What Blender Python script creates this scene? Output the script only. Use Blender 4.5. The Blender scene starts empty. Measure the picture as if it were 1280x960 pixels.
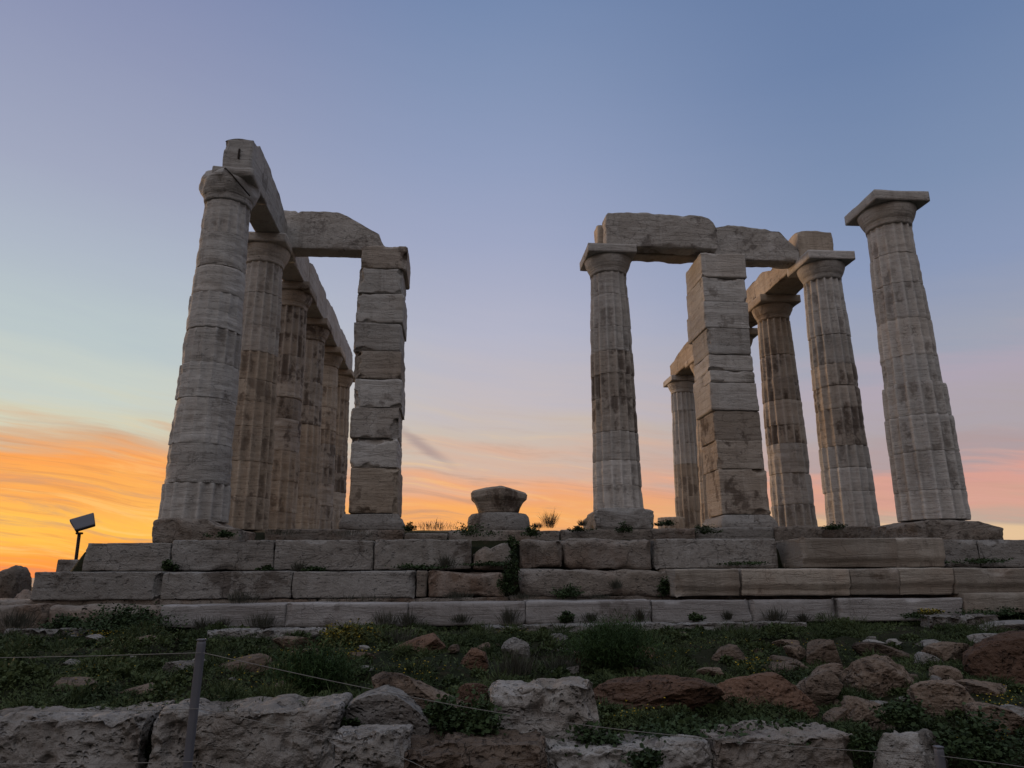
import bpy, math, random
import numpy as np
from mathutils import Matrix, Vector

# ------------------------------------------------------------------ camera, sky, sun, exposure
scene = bpy.context.scene
COL = scene.collection
CX, CY, CZ, YAW, PIT, ROL, FOC = -2.0898, -11.9224, -.8455, .082, .2611, -.0049, 891.98
f_ = np.array([math.sin(YAW)*math.cos(PIT), math.cos(YAW)*math.cos(PIT), math.sin(PIT)])
r_ = np.array([math.cos(YAW), -math.sin(YAW), 0.0]); u_ = np.cross(r_, f_)
R2 = r_*math.cos(ROL)+u_*math.sin(ROL); U2 = -r_*math.sin(ROL)+u_*math.cos(ROL)
cam_data = bpy.data.cameras.new('camera'); cam = bpy.data.objects.new('camera', cam_data); COL.objects.link(cam)
cam.matrix_world = Matrix(((R2[0], U2[0], -f_[0], CX), (R2[1], U2[1], -f_[1], CY), (R2[2], U2[2], -f_[2], CZ), (0, 0, 0, 1)))
cam_data.sensor_width = 36; cam_data.lens = FOC/1280*36
cam_data.clip_start = .05; cam_data.clip_end = 120000
scene.camera = cam
scene.view_settings.view_transform = 'Standard'; scene.view_settings.look = 'None'
scene.view_settings.exposure = 0.0; scene.view_settings.gamma = 1.0
scene.view_settings.use_curve_mapping = False
SUN_AZ, SUN_EL = -46.0, 2.0          # degrees from +Y towards +X

def lin(c):
    return tuple((v/255/12.92 if v <= 10.3 else ((v/255+.055)/1.055)**2.4) for v in c)

class NT:
    """small helper round a node tree"""
    def __init__(s, tree):
        s.t = tree; s.n = tree.nodes; s.l = tree.links
    def new(s, kind, **kw):
        n = s.n.new(kind)
        for k, v in kw.items(): setattr(n, k, v)
        return n
    def put(s, sock, v):
        if hasattr(v, 'is_linked'): s.l.new(v, sock)
        elif isinstance(v, (tuple, list)) and len(v) == 3 and sock.type == 'RGBA': sock.default_value = (*v, 1)
        else: sock.default_value = v
    def math(s, op, a, b=None, c=None, clamp=False):
        n = s.new('ShaderNodeMath', operation=op, use_clamp=clamp)
        s.put(n.inputs[0], a)
        if b is not None: s.put(n.inputs[1], b)
        if c is not None: s.put(n.inputs[2], c)
        return n.outputs[0]
    def mapr(s, v, a, b, c=0., d=1., smooth=True):
        n = s.new('ShaderNodeMapRange', interpolation_type='SMOOTHSTEP' if smooth else 'LINEAR')
        s.put(n.inputs[0], v)
        for i, q in enumerate((a, b, c, d)): n.inputs[i+1].default_value = q
        return n.outputs[0]
    def mix(s, fac, a, b, mode='MIX'):
        n = s.new('ShaderNodeMix', data_type='RGBA', blend_type=mode)
        s.put(n.inputs[0], fac); s.put(n.inputs[6], a); s.put(n.inputs[7], b)
        return n.outputs[2]
    def vec(s, x, y, z):
        n = s.new('ShaderNodeCombineXYZ')
        for i, v in enumerate((x, y, z)): s.put(n.inputs[i], v)
        return n.outputs[0]
    def noise(s, v, scale, detail=4., rough=.55, dist=0.):
        n = s.new('ShaderNodeTexNoise')
        s.put(n.inputs['Vector'], v); n.inputs['Scale'].default_value = scale
        n.inputs['Detail'].default_value = detail; n.inputs['Roughness'].default_value = rough
        n.inputs['Distortion'].default_value = dist
        return n.outputs['Fac']
    def ramp(s, fac, stops, interp='LINEAR'):
        n = s.new('ShaderNodeValToRGB'); cr = n.color_ramp; cr.interpolation = interp
        while len(cr.elements) < len(stops): cr.elements.new(.5)
        for e, (p, c) in zip(cr.elements, sorted(stops, key=lambda q: q[0])):
            e.position = p; e.color = (*c, 1) if len(c) == 3 else c
        s.put(n.inputs[0], fac)
        return n.outputs[0]
    def vmul(s, v, m):
        n = s.new('ShaderNodeVectorMath', operation='MULTIPLY'); s.put(n.inputs[0], v); n.inputs[1].default_value = m
        return n.outputs[0]
    def vadd(s, v, w):
        n = s.new('ShaderNodeVectorMath', operation='ADD'); s.put(n.inputs[0], v); s.put(n.inputs[1], w)
        return n.outputs[0]

def build_world():
    w = bpy.data.worlds.new('World'); scene.world = w; w.use_nodes = True
    w.node_tree.nodes.clear(); T = NT(w.node_tree)
    co = T.new('ShaderNodeTexCoord').outputs['Generated']
    sp = T.new('ShaderNodeSeparateXYZ'); T.put(sp.inputs[0], co)
    X, Y, Z = sp.outputs
    el = T.math('MULTIPLY', T.math('ARCSINE', Z), 180/math.pi)
    az = T.math('MULTIPLY', T.math('ARCTAN2', X, Y), 180/math.pi)
    # streaky cirrus: noise stretched along the horizon, layers sinking to the right
    tilt = T.math('ADD', el, T.math('MULTIPLY', az, .10))
    bendn = T.noise(T.vec(T.math('MULTIPLY', az, .05), T.math('MULTIPLY', el, .06), 0.), 1., 2.)
    tl2 = T.math('ADD', tilt, T.math('MULTIPLY', T.math('SUBTRACT', bendn, .5), 4.))
    s1 = T.noise(T.vec(T.math('MULTIPLY', az, .055), T.math('MULTIPLY', tl2, .55), 3.), 1., 6., .58)
    s2 = T.noise(T.vec(T.math('MULTIPLY', az, .075), T.math('MULTIPLY', tl2, 1.0), 9.), 1., 10., .68, .5)
    low = T.math('MULTIPLY', T.mapr(el, 2., 15., 1., 0.), T.mapr(az, 5., 25., 1., .35))
    warp = T.math('MULTIPLY', T.math('SUBTRACT', s1, .5), T.math('MULTIPLY', T.mapr(el, 0., 5., .25, 1.), 9.))
    warp = T.math('MULTIPLY', warp, T.mapr(el, 10., 24., 1., .12))
    ew = T.math('ADD', el, warp)
    pos = T.math('DIVIDE', ew, 60., clamp=True)
    def R(st): return T.ramp(pos, [(e/60, lin(c)) for e, c in st])
    left = R([(0, (250, 135, 75)), (1.2, (255, 158, 68)), (3, (255, 192, 82)), (5.2, (251, 176, 86)), (7.2, (249, 160, 82)),
              (8.6, (214, 172, 136)), (10.3, (206, 205, 184)), (12.6, (198, 206, 198)), (17, (184, 197, 200)), (22, (172, 182, 197)),
              (27, (160, 167, 190)), (36, (141, 149, 180)), (48, (112, 126, 168)), (60, (92, 110, 156))])
    mid = R([(0, (255, 150, 70)), (2, (252, 172, 88)), (4, (247, 172, 102)), (5.3, (240, 166, 112)), (6.5, (232, 172, 136)),
             (8.4, (214, 178, 158)), (10.8, (202, 187, 176)), (14, (193, 185, 190)), (19, (179, 180, 198)), (26, (158, 166, 194)),
             (32, (143, 156, 188)), (38, (129, 146, 180)), (43, (117, 137, 174)), (52, (102, 124, 165)), (60, (90, 112, 156))])
    right = R([(0, (236, 198, 155)), (2.6, (224, 192, 154)), (3.6, (188, 166, 152)), (4.8, (212, 162, 145)), (6.3, (214, 158, 146)),
               (7.6, (174, 155, 158)), (10, (172, 162, 168)), (13, (173, 163, 177)), (16, (157, 161, 178)), (21, (137, 151, 182)),
               (27, (123, 142, 175)), (36, (106, 128, 166)), (48, (96, 118, 158)), (60, (74, 99, 146))])
    back = R([(0, (80, 76, 80)), (8, (112, 100, 100)), (18, (168, 154, 150)), (32, (228, 220, 218)), (48, (240, 236, 238)), (60, (226, 228, 238))])  # unseen sky behind the camera, brightened high up as added fill light
    c = T.mix(T.mapr(az, -27, 3), left, mid)
    c = T.mix(T.mapr(az, 3, 37), c, right)
    back = T.mix(1., back, T.mix(T.mapr(az, -95, 95), (1.13, 1.11, 1.12), (.60, .62, .67)), 'MULTIPLY')  # unseen sky made brighter left, dimmer right, to bring out relief
    c = T.mix(T.mapr(az, 55, 110), c, back)
    c = T.mix(T.mapr(az, -80, -150), c, back)
    c = T.mix(T.mapr(el, 48, 66), c, lin((222, 226, 238)))     # unseen overhead sky brightened as added top light
    # fine cloud threads: duller mauve ones and brighter ones
    s3 = T.noise(T.vec(T.math('MULTIPLY', az, .10), T.math('MULTIPLY', tl2, 2.4), 21.), 1., 10., .68, .4)
    lf = T.math('MULTIPLY', T.mapr(az, -10., -24.), T.math('MULTIPLY', T.mapr(el, 11., 7.5), .5))
    c = T.mix(T.math('MULTIPLY', T.mapr(s3, .50, .64), lf), c, lin((214, 142, 86)))
    dk = T.math('MULTIPLY', T.mapr(s2, .50, .66), T.math('MULTIPLY', low, .60))
    c = T.mix(dk, c, lin((176, 140, 124)))
    br = T.math('MULTIPLY', T.mapr(s2, .48, .34), T.math('MULTIPLY', low, .45))
    c = T.mix(br, c, T.mix(T.mapr(az, 0, 30), lin((255, 208, 130)), lin((235, 190, 170))))
    # the one dark cloud shred low in the middle
    ca = T.math('SUBTRACT', az, -2.6); ce = T.math('SUBTRACT', T.math('ADD', el, T.math('MULTIPLY', ca, .62)), 10.0)
    ce = T.math('ADD', ce, T.math('MULTIPLY', T.math('SUBTRACT', s2, .5), 1.6))
    g = T.math('MULTIPLY', T.mapr(T.math('ABSOLUTE', ca), .4, 3.4, 1., 0.), T.mapr(T.math('ABSOLUTE', ce), .05, .75, 1., 0.))
    c = T.mix(T.math('MULTIPLY', g, .62), c, lin((158, 138, 140)))
    below = T.mapr(Z, -.02, .0, 0., 1.)
    c = T.mix(below, lin((70, 72, 84)), c)
    b1 = T.new('ShaderNodeBackground'); T.put(b1.inputs[0], c); b1.inputs[1].default_value = 1.0
    sky = T.new('ShaderNodeTexSky', sky_type='NISHITA'); sky.sun_disc = False
    sky.sun_elevation = math.radians(SUN_EL); sky.sun_rotation = math.radians(SUN_AZ)
    b2 = T.new('ShaderNodeBackground'); T.put(b2.inputs[0], sky.outputs[0]); b2.inputs[1].default_value = 0.006
    ad = T.new('ShaderNodeAddShader'); T.l.new(b1.outputs[0], ad.inputs[0]); T.l.new(b2.outputs[0], ad.inputs[1])
    out = T.new('ShaderNodeOutputWorld'); T.l.new(ad.outputs[0], out.inputs[0])
build_world()
sd = bpy.data.lights.new('sun', 'SUN'); sd.energy = 3.2; sd.angle = math.radians(20); sd.color = (1, .62, .34)
sun = bpy.data.objects.new('sun', sd); COL.objects.link(sun)
sdir = Vector((math.sin(math.radians(SUN_AZ))*math.cos(math.radians(SUN_EL)), math.cos(math.radians(SUN_AZ))*math.cos(math.radians(SUN_EL)), math.sin(math.radians(SUN_EL))))
sun.rotation_euler = sdir.to_track_quat('Z', 'Y').to_euler()

# ------------------------------------------------------------------ helpers
def at(px, py, Y):
    """the point on the vertical plane y = Y that the survey photograph shows at (px, py)"""
    d = f_+R2*(px-640)/FOC-U2*(py-480)/FOC
    return np.array([CX, CY, CZ])+d*((Y-CY)/d[1])

def _h(i, j, k, seed):
    n = (i*374761393+j*668265263+k*2147483647+seed*1274126177) & 0xffffffff
    n = ((n ^ (n >> 13))*1274126177) & 0xffffffff
    n = ((n ^ (n >> 16))*2246822519) & 0xffffffff
    return ((n >> 8) & 0xffff)/32767.5-1.0
def vnoise(p, seed=0):
    p = np.asarray(p, float); i = np.floor(p).astype(np.int64); t = p-i; t = t*t*t*(t*(t*6-15)+10)
    o = 0
    for a in (0, 1):
        for b in (0, 1):
            for c in (0, 1):
                w = (t[:, 0] if a else 1-t[:, 0])*(t[:, 1] if b else 1-t[:, 1])*(t[:, 2] if c else 1-t[:, 2])
                o = o+w*_h(i[:, 0]+a, i[:, 1]+b, i[:, 2]+c, seed)
    return o
def fbm(p, seed=0, octv=4, g=.5):
    o = 0; a = 1; s = 0
    for q in range(octv):
        o = o+a*vnoise(np.asarray(p)*2**q+q*17.3, seed+q); s += a; a *= g
    return o/s

def mesh_obj(name, v, quads, mat, parent=None, smooth=True, tris=None, attr=None):
    me = bpy.data.meshes.new(name); v = np.asarray(v, np.float32)
    nq = len(quads); nt = 0 if tris is None else len(tris)
    me.vertices.add(len(v)); me.vertices.foreach_set('co', v.ravel())
    loops = np.asarray(quads, np.int32).ravel() if nq else np.zeros(0, np.int32)
    if nt: loops = np.concatenate([loops, np.asarray(tris, np.int32).ravel()])
    me.loops.add(len(loops)); me.loops.foreach_set('vertex_index', loops)
    starts = np.concatenate([np.arange(nq)*4, nq*4+np.arange(nt)*3]).astype(np.int32)
    me.polygons.add(nq+nt); me.polygons.foreach_set('loop_start', starts)
    me.polygons.foreach_set('use_smooth', np.full(nq+nt, smooth))
    me.update(calc_edges=True); me.validate()
    me.materials.append(mat)
    if attr is not None:      # dark crust kept to flute hollows so fluting reads; arrises painted as lit edges
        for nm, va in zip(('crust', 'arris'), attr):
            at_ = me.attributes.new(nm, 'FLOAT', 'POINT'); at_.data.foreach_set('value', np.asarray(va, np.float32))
    o = bpy.data.objects.new(name, me); COL.objects.link(o)
    if parent: o.parent = parent
    return o
def tag(o, label=None, cat=None, group=None, kind=None):
    if label and not kind: kind = 'thing'
    for k, v in (('label', label), ('category', cat), ('group', group), ('kind', kind)):
        if v: o[k] = v
    return o
def empty(name, loc, label, cat, group=None):
    o = bpy.data.objects.new(name, None); COL.objects.link(o); o.location = loc; o.empty_display_size = .2
    return tag(o, label, cat, group)

_grid_cache = {}
def box_grid(nx, ny, nz):
    key = (nx, ny, nz)
    if key in _grid_cache: return _grid_cache[key]
    pts = []; fc = []; base = 0
    def face(nu, nv, fn, flip):
        nonlocal base
        uu, vv = np.meshgrid(np.arange(nu+1), np.arange(nv+1), indexing='ij')
        pts.append(fn(uu.ravel(), vv.ravel()))
        a = (np.arange(nu)[:, None]*(nv+1)+np.arange(nv)[None]).ravel()+base
        q = np.stack([a, a+nv+1, a+nv+2, a+1], 1)
        fc.append(q[:, ::-1] if flip else q); base += (nu+1)*(nv+1)
    z = lambda u, c: np.full_like(u, c)
    face(nx, ny, lambda u, v: np.stack([u, v, z(u, nz)], 1), False); face(nx, ny, lambda u, v: np.stack([u, v, z(u, 0)], 1), True)
    face(ny, nz, lambda u, v: np.stack([z(u, nx), u, v], 1), False); face(ny, nz, lambda u, v: np.stack([z(u, 0), u, v], 1), True)
    face(nx, nz, lambda u, v: np.stack([u, z(u, 0), v], 1), False); face(nx, nz, lambda u, v: np.stack([u, z(u, ny), v], 1), True)
    P = np.concatenate(pts); Q = np.concatenate(fc)
    k = (P[:, 0]*(ny+1)+P[:, 1])*(nz+1)+P[:, 2]
    _, idx, inv = np.unique(k, return_index=True, return_inverse=True)
    out = (P[idx]/np.array([nx, ny, nz])-.5, inv[Q]); _grid_cache[key] = out
    return out

def block_mesh(size, seed, res=.06, r=.02, amp=.008, chip=1., freq=3., prof=None, pits=0., strata=0., bites=0):
    """a dressed or weathered block centred on its base; chip varies how much the arrises are knocked off"""
    sx, sy, sz = size
    n = [int(np.clip(round(s/res), 3, 90)) for s in size]
    P, Q = box_grid(*n); S = np.array(size)
    # pack the grid a little towards the edges so that the rounding has vertices to work with
    P = np.sign(P)*.5*(1-(1-np.abs(P)*2)**1.25)
    P = P*S; h = S/2
    nz = fbm(P*2.2+seed*3.1, seed, 3)
    rr = np.clip(r*(1+chip*2.2*np.maximum(nz, -.35)), r*.25, min(size)*.47)[:, None]
    q = np.clip(P, -(h-rr), h-rr); d = P-q; L = np.linalg.norm(d, axis=1, keepdims=True)+1e-9; nrm = d/L
    p = q+nrm*rr
    p = p+nrm*(amp*(1.3*fbm(P*freq+seed*7.7, seed+5, 4)))[:, None]
    if pits: p = p-nrm*(pits*np.clip(fbm(P*9+seed*1.9, seed+21, 3)-.06, 0, 1)+pits*.8*np.clip(fbm(P*3.3+seed, seed+25, 3)-.15, 0, 1))[:, None]
    if pits > .08: p = p-nrm*(.030*np.clip(fbm(P*22+seed*2.9, seed+31, 2)-.05, 0, 1))[:, None]
    if strata: p = p-nrm*(strata*np.clip(fbm(P*np.array([1.2, 1.2, 16.])+seed*1.3, seed+22, 3), -.3, 1))[:, None]
    rg = np.random.RandomState(seed*7+3)
    for _ in range(bites):
        c = h*np.where(rg.uniform(0, 1, 3) < .5, -1, 1); c[1] = -h[1] if rg.uniform() < .8 else h[1]
        k = rg.randint(3)
        if k < 2: ax = (0, 2)[k]; c[ax] *= rg.uniform(-.9, .95)           # somewhere along an arris, else at a corner
        rad = rg.uniform(.05, .15+.012*bites)*min(1., min(size)/.30); out = np.sign(c)*np.where(np.abs(c) > h*.97, 1, 0)
        c0 = c+out/np.linalg.norm(out)*rad*rg.uniform(.35, .75)
        d_ = p-c0; l_ = np.linalg.norm(d_*np.where(out == 0, .6, 1.), axis=1); rl = rad*(1+.35*fbm(P*9+_*3.3, seed+51, 3))
        m_ = l_ < rl; p[m_] = c0+d_[m_]*(rl[m_]/np.maximum(l_[m_], rad*.25))[:, None]
        p = np.clip(p, -h-.02, h+.02)
    p[:, 2] += sz/2
    if prof is not None: p = prof(p)
    return p, Q

def boulder_mesh(size, seed, n=16, cuts=9, amp=.10, sq=2.6, pits=0.):
    n = int(n*2.2); cuts = min(cuts, 6)+4
    P, Q = box_grid(n, n, n); P = P*2
    P = np.tan(P*.72)/math.tan(.72)
    rs = (np.abs(P)**sq).sum(1)**(-1/sq); p = P*rs[:, None]
    rng = np.random.RandomState(seed)
    for _ in range(cuts):
        nv = rng.normal(size=3); nv /= np.linalg.norm(nv); nv[2] *= .8
        dd = rng.uniform(.36, .74); s = p@nv-dd
        p = p-np.clip(s, 0, None)[:, None]*nv*.97
    lo, hi = p.min(0), p.max(0); p = (p-(lo+hi)/2)/(hi-lo)*2
    nn = p/(np.linalg.norm(p, axis=1, keepdims=True)+1e-9)
    p = p+nn*(amp*.75*fbm(p*1.6+seed, seed, 5, .55))[:, None]
    rd = 1-np.abs(fbm(p*2.3+seed*1.7, seed+9, 4)); p = p-nn*(np.clip(rd-.82, 0, 1)*amp*2.4)[:, None]
    p = p+nn*(amp*.42*fbm(p*5.5+seed, seed+41, 4, .6))[:, None]
    if pits: p = p-nn*(np.clip(fbm(p*5+seed, seed+3, 3)-.12, 0, 1)*pits)[:, None]
    return p*np.array(size)/2, Q

def join_meshes(parts):
    V = []; Q = []; b = 0
    for v, q in parts: V.append(v); Q.append(np.asarray(q)+b); b += len(v)
    return np.concatenate(V), np.concatenate(Q)

def tube(points, rad, n=8):
    pts = [Vector(p) for p in points]; V = []; Q = []
    rads = rad if isinstance(rad, (list, tuple)) else [rad]*len(pts)
    for i, p in enumerate(pts):
        t = (pts[min(i+1, len(pts)-1)]-pts[max(i-1, 0)]).normalized()
        a = t.cross(Vector((0, 0, 1)));  a = a if a.length > .05 else t.cross(Vector((1, 0, 0)))
        a.normalize(); b = t.cross(a)
        for k in range(n):
            th = 2*math.pi*k/n; V.append(p+(a*math.cos(th)+b*math.sin(th))*rads[i])
    for i in range(len(pts)-1):
        for k in range(n): Q.append((i*n+k, i*n+(k+1) % n, (i+1)*n+(k+1) % n, (i+1)*n+k))
    c0 = len(V); V.append(pts[0]); V.append(pts[-1]); m = (len(pts)-1)*n
    for k in range(0, n, 2):
        Q.append((c0, (k+2) % n, (k+1) % n, k)); Q.append((c0+1, m+k, m+(k+1) % n, m+(k+2) % n))
    return np.array([tuple(v) for v in V]), np.array(Q)

# ------------------------------------------------------------------ materials
def stone_mat(name, base, warm, vein=.5, stain=.35, stain_col=(.055, .038, .028), pit=.3, bump=.5, strat=7., rust=0., lichen=0., tone=.30, crack=.45, facet=0.):
    m = bpy.data.materials.new(name); m.use_nodes = True; m.node_tree.nodes.clear(); T = NT(m.node_tree)
    co = T.new('ShaderNodeTexCoord').outputs['Object']
    rnd = T.new('ShaderNodeObjectInfo').outputs['Random']
    off = T.vec(T.math('MULTIPLY', rnd, 37.), T.math('MULTIPLY', rnd, 91.), T.math('MULTIPLY', rnd, 53.))
    p = T.vadd(co, off)
    big = T.noise(p, .9, 3.)
    col = T.mix(T.mapr(big, .32, .68), base, warm)
    # bedding of the marble: thin layers, tilted a little
    ps = T.new('ShaderNodeMapping'); T.put(ps.inputs['Vector'], p)
    T.put(ps.inputs['Rotation'], T.vec(T.math('MULTIPLY_ADD', rnd, .5, -.2), T.math('MULTIPLY_ADD', T.math('FRACT', T.math('MULTIPLY', rnd, 7.3)), .36, -.18), 0.)); ps.inputs['Scale'].default_value = (.55, .55, strat)
    st = T.noise(ps.outputs[0], 1., 6., .62, .35)
    ln = T.mapr(T.math('ABSOLUTE', T.math('SUBTRACT', st, .5)), .0, .055, 1., 0.)
    band = T.mapr(st, .35, .66)
    col = T.mix(T.math('MULTIPLY', band, vein*.55), col, tuple(v*.62 for v in base))
    col = T.mix(T.math('MULTIPLY', ln, vein*.55), col, tuple(v*q for v, q in zip(base, (.38, .33, .30))))
    # weathering crust
    n2 = T.noise(T.vmul(p, (1., 1., .8)), 1.7, 7., .62)
    n3 = T.noise(p, 9., 5., .6)
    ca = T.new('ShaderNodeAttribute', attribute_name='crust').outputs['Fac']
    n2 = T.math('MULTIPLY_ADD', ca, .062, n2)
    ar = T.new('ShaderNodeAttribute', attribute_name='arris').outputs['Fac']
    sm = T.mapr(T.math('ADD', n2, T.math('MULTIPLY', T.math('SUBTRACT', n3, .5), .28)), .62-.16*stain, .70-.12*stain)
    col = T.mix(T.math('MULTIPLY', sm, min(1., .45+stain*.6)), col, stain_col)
    col = T.mix(T.math('MULTIPLY', ar, .65), col, tuple(min(.62, v*1.35) for v in base))  # lighter arris colour stands in for light catching the edges
    if rust:
        n4 = T.noise(p, 1.1, 5.); col = T.mix(T.math('MULTIPLY', T.mapr(n4, .48, .66), rust), col, (.20, .105, .055))
    if lichen:
        n5 = T.noise(p, 6., 6., .7); col = T.mix(T.math('MULTIPLY', T.mapr(n5, .54, .66), lichen), col, (.40, .40, .38))
    # rain runs and cracks
    run = T.noise(T.vmul(p, (5.5, 5.5, .45)), 1., 5., .6)
    col = T.mix(T.mapr(run, .52, .70, 0., .42), col, tuple(v*q for v, q in zip(base, (.46, .43, .40))))
    run2 = T.noise(T.vmul(p, (3.5, 3.5, .3)), 1.3, 4., .6, .4)
    col = T.mix(T.mapr(run2, .56, .70, 0., .30), col, tuple(min(.6, v*1.25) for v in base))
    wob = T.new('ShaderNodeTexNoise'); T.put(wob.inputs['Vector'], p); wob.inputs['Scale'].default_value = 3.; wob.inputs['Detail'].default_value = 4.
    vo = T.new('ShaderNodeTexVoronoi', feature='DISTANCE_TO_EDGE'); vo.inputs['Scale'].default_value = 1.9
    T.put(vo.inputs['Vector'], T.vadd(T.vmul(p, (1., 1., .8)), T.vmul(wob.outputs['Color'], (.45, .45, .45))))
    crk = T.math('MULTIPLY', T.mapr(vo.outputs['Distance'], .0, .010, 1., 0.), T.mapr(T.noise(p, 1.4, 2.), .50, .58))
    col = T.mix(T.math('MULTIPLY', crk, crack), col, tuple(v*.16 for v in base))
    fine = T.noise(p, 46., 4., .7)
    col = T.mix(T.mapr(fine, .30, .70, .22, 0.), col, tuple(v*.35 for v in base))
    pn = T.noise(T.vmul(p, (1., 1., 1.5)), 15., 3., .5)
    pm = T.mapr(pn, .60, .72)
    col = T.mix(T.math('MULTIPLY', pm, pit), col, tuple(v*.25 for v in base))
    hsv = T.new('ShaderNodeHueSaturation'); T.put(hsv.inputs['Color'], col)
    T.put(hsv.inputs['Value'], T.math('MULTIPLY_ADD', rnd, tone, 1-tone*.5))
    pb = T.new('ShaderNodeBsdfPrincipled'); T.put(pb.inputs['Base Color'], hsv.outputs[0])
    pb.inputs['Roughness'].default_value = .92; pb.inputs['Specular IOR Level'].default_value = .25
    hgt = T.math('ADD', T.math('MULTIPLY', n3, .9), T.math('MULTIPLY', fine, .35))
    hgt = T.math('SUBTRACT', hgt, T.math('MULTIPLY', ln, .55*vein)); hgt = T.math('SUBTRACT', hgt, T.math('MULTIPLY', pm, 1.1*pit))
    hgt = T.math('ADD', hgt, T.math('MULTIPLY', st, 1.2*vein)); hgt = T.math('SUBTRACT', hgt, T.math('MULTIPLY', sm, .35))
    hgt = T.math('SUBTRACT', hgt, T.math('MULTIPLY', crk, 1.6*crack))
    if facet:       # fracture planes and small cavities of rough rock
        pw = T.vadd(p, T.vmul(wob.outputs['Color'], (.22, .22, .22)))
        v1 = T.new('ShaderNodeTexVoronoi'); v1.inputs['Scale'].default_value = 5.5; T.put(v1.inputs['Vector'], pw)
        v2 = T.new('ShaderNodeTexVoronoi'); v2.inputs['Scale'].default_value = 24.; T.put(v2.inputs['Vector'], pw)
        cav = T.math('MULTIPLY', T.mapr(v2.outputs['Distance'], .42, .12, 0., 1.), T.mapr(T.noise(p, 3.2, 3.), .44, .60))
        hgt = T.math('SUBTRACT', hgt, T.math('MULTIPLY', v1.outputs['Distance'], 1.5*facet))
        hgt = T.math('SUBTRACT', hgt, T.math('MULTIPLY', cav, .9*facet))
    bp = T.new('ShaderNodeBump'); bp.inputs['Strength'].default_value = bump; bp.inputs['Distance'].default_value = .06
    T.put(bp.inputs['Height'], hgt); T.put(pb.inputs['Normal'], bp.outputs[0])
    out = T.new('ShaderNodeOutputMaterial'); T.l.new(pb.outputs[0], out.inputs[0])
    return m

def plain_mat(name, col, rough=.7, metal=0., var=.25, scale=12., spec=.4):
    m = bpy.data.materials.new(name); m.use_nodes = True; T = NT(m.node_tree); pb = m.node_tree.nodes['Principled BSDF']
    co = T.new('ShaderNodeTexCoord').outputs['Object']; n = T.noise(co, scale, 4.)
    T.put(pb.inputs['Base Color'], T.mix(n, tuple(c*(1-var) for c in col), tuple(c*(1+var) for c in col)))
    pb.inputs['Roughness'].default_value = rough; pb.inputs['Metallic'].default_value = metal; pb.inputs['Specular IOR Level'].default_value = spec
    return m
def leaf_mat(name, c0, c1, scale=1.3):
    m = bpy.data.materials.new(name); m.use_nodes = True; T = NT(m.node_tree); pb = m.node_tree.nodes['Principled BSDF']
    geo = T.new('ShaderNodeNewGeometry'); n = T.noise(geo.outputs['Position'], scale, 3.)
    rd = geo.outputs['Random Per Island']
    k = T.math('ADD', T.math('MULTIPLY', T.mapr(n, .3, .7), .6), T.math('MULTIPLY', rd, .4))
    T.put(pb.inputs['Base Color'], T.mix(k, c0, c1)); pb.inputs['Roughness'].default_value = .75; pb.inputs['Specular IOR Level'].default_value = .2
    return m
def ground_mat(name, c0, c1, c2):
    m = bpy.data.materials.new(name); m.use_nodes = True; T = NT(m.node_tree); pb = m.node_tree.nodes['Principled BSDF']
    geo = T.new('ShaderNodeNewGeometry').outputs['Position']
    a = T.noise(geo, .7, 5.); b = T.noise(geo, 7., 6., .65); d = T.noise(geo, 40., 3.)
    c = T.mix(T.mapr(a, .4, .6), c0, c1); c = T.mix(T.mapr(b, .5, .68), c, c2)
    c = T.mix(T.mapr(d, .3, .7, .4, 0.), c, tuple(v*.3 for v in c0))
    T.put(pb.inputs['Base Color'], c); pb.inputs['Roughness'].default_value = .95; pb.inputs['Specular IOR Level'].default_value = .1
    bp = T.new('ShaderNodeBump'); bp.inputs['Strength'].default_value = .7; bp.inputs['Distance'].default_value = .04
    T.put(bp.inputs['Height'], T.math('ADD', b, T.math('MULTIPLY', d, .4))); T.put(pb.inputs['Normal'], bp.outputs[0])
    return m

M_MARBLE = stone_mat('weathered_marble', (.47, .455, .435), (.39, .36, .325), vein=.38, stain=.2, stain_col=(.10, .082, .07))
M_DARKM = stone_mat('stained_marble', (.40, .365, .325), (.31, .265, .22), vein=.4, stain=.62, stain_col=(.062, .042, .032))
M_WARM = stone_mat('warm_marble', (.43, .375, .31), (.34, .28, .22), vein=.4, stain=.3, stain_col=(.075, .05, .036))
M_GREYM = stone_mat('grey_marble', (.45, .445, .43), (.38, .36, .335), vein=.42, stain=.2, stain_col=(.09, .07, .055))
M_BEAM = stone_mat('lichened_marble', (.42, .405, .385), (.33, .31, .285), vein=.35, stain=.45, stain_col=(.11, .095, .085), pit=.4, bump=.7, strat=3.)
M_NEWM = stone_mat('restored_marble', (.37, .345, .305), (.275, .235, .195), vein=.6, stain=.28, pit=.12, bump=.4, strat=6., rust=.25, tone=.5, crack=.35)
M_WHITE = stone_mat('pale_marble', (.345, .34, .342), (.26, .252, .25), vein=.5, stain=.12, pit=.15, bump=.45, strat=9., tone=.12, crack=.3)
M_LIME = stone_mat('grey_limestone', (.30, .295, .285), (.24, .228, .212), vein=.3, stain=.35, pit=.4, bump=.8, strat=3., tone=.25, crack=.3)
M_ROUGH = stone_mat('rough_limestone', (.27, .25, .23), (.205, .178, .15), vein=.25, stain=.4, pit=.4, bump=1., strat=2., rust=.35, tone=.3, crack=.2)
M_WALL = stone_mat('pitted_limestone', (.36, .35, .335), (.24, .215, .19), vein=.25, stain=.55, stain_col=(.05, .04, .03), pit=.45, bump=1., strat=2.5, lichen=.45, tone=.25, crack=.0, facet=1.)
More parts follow.
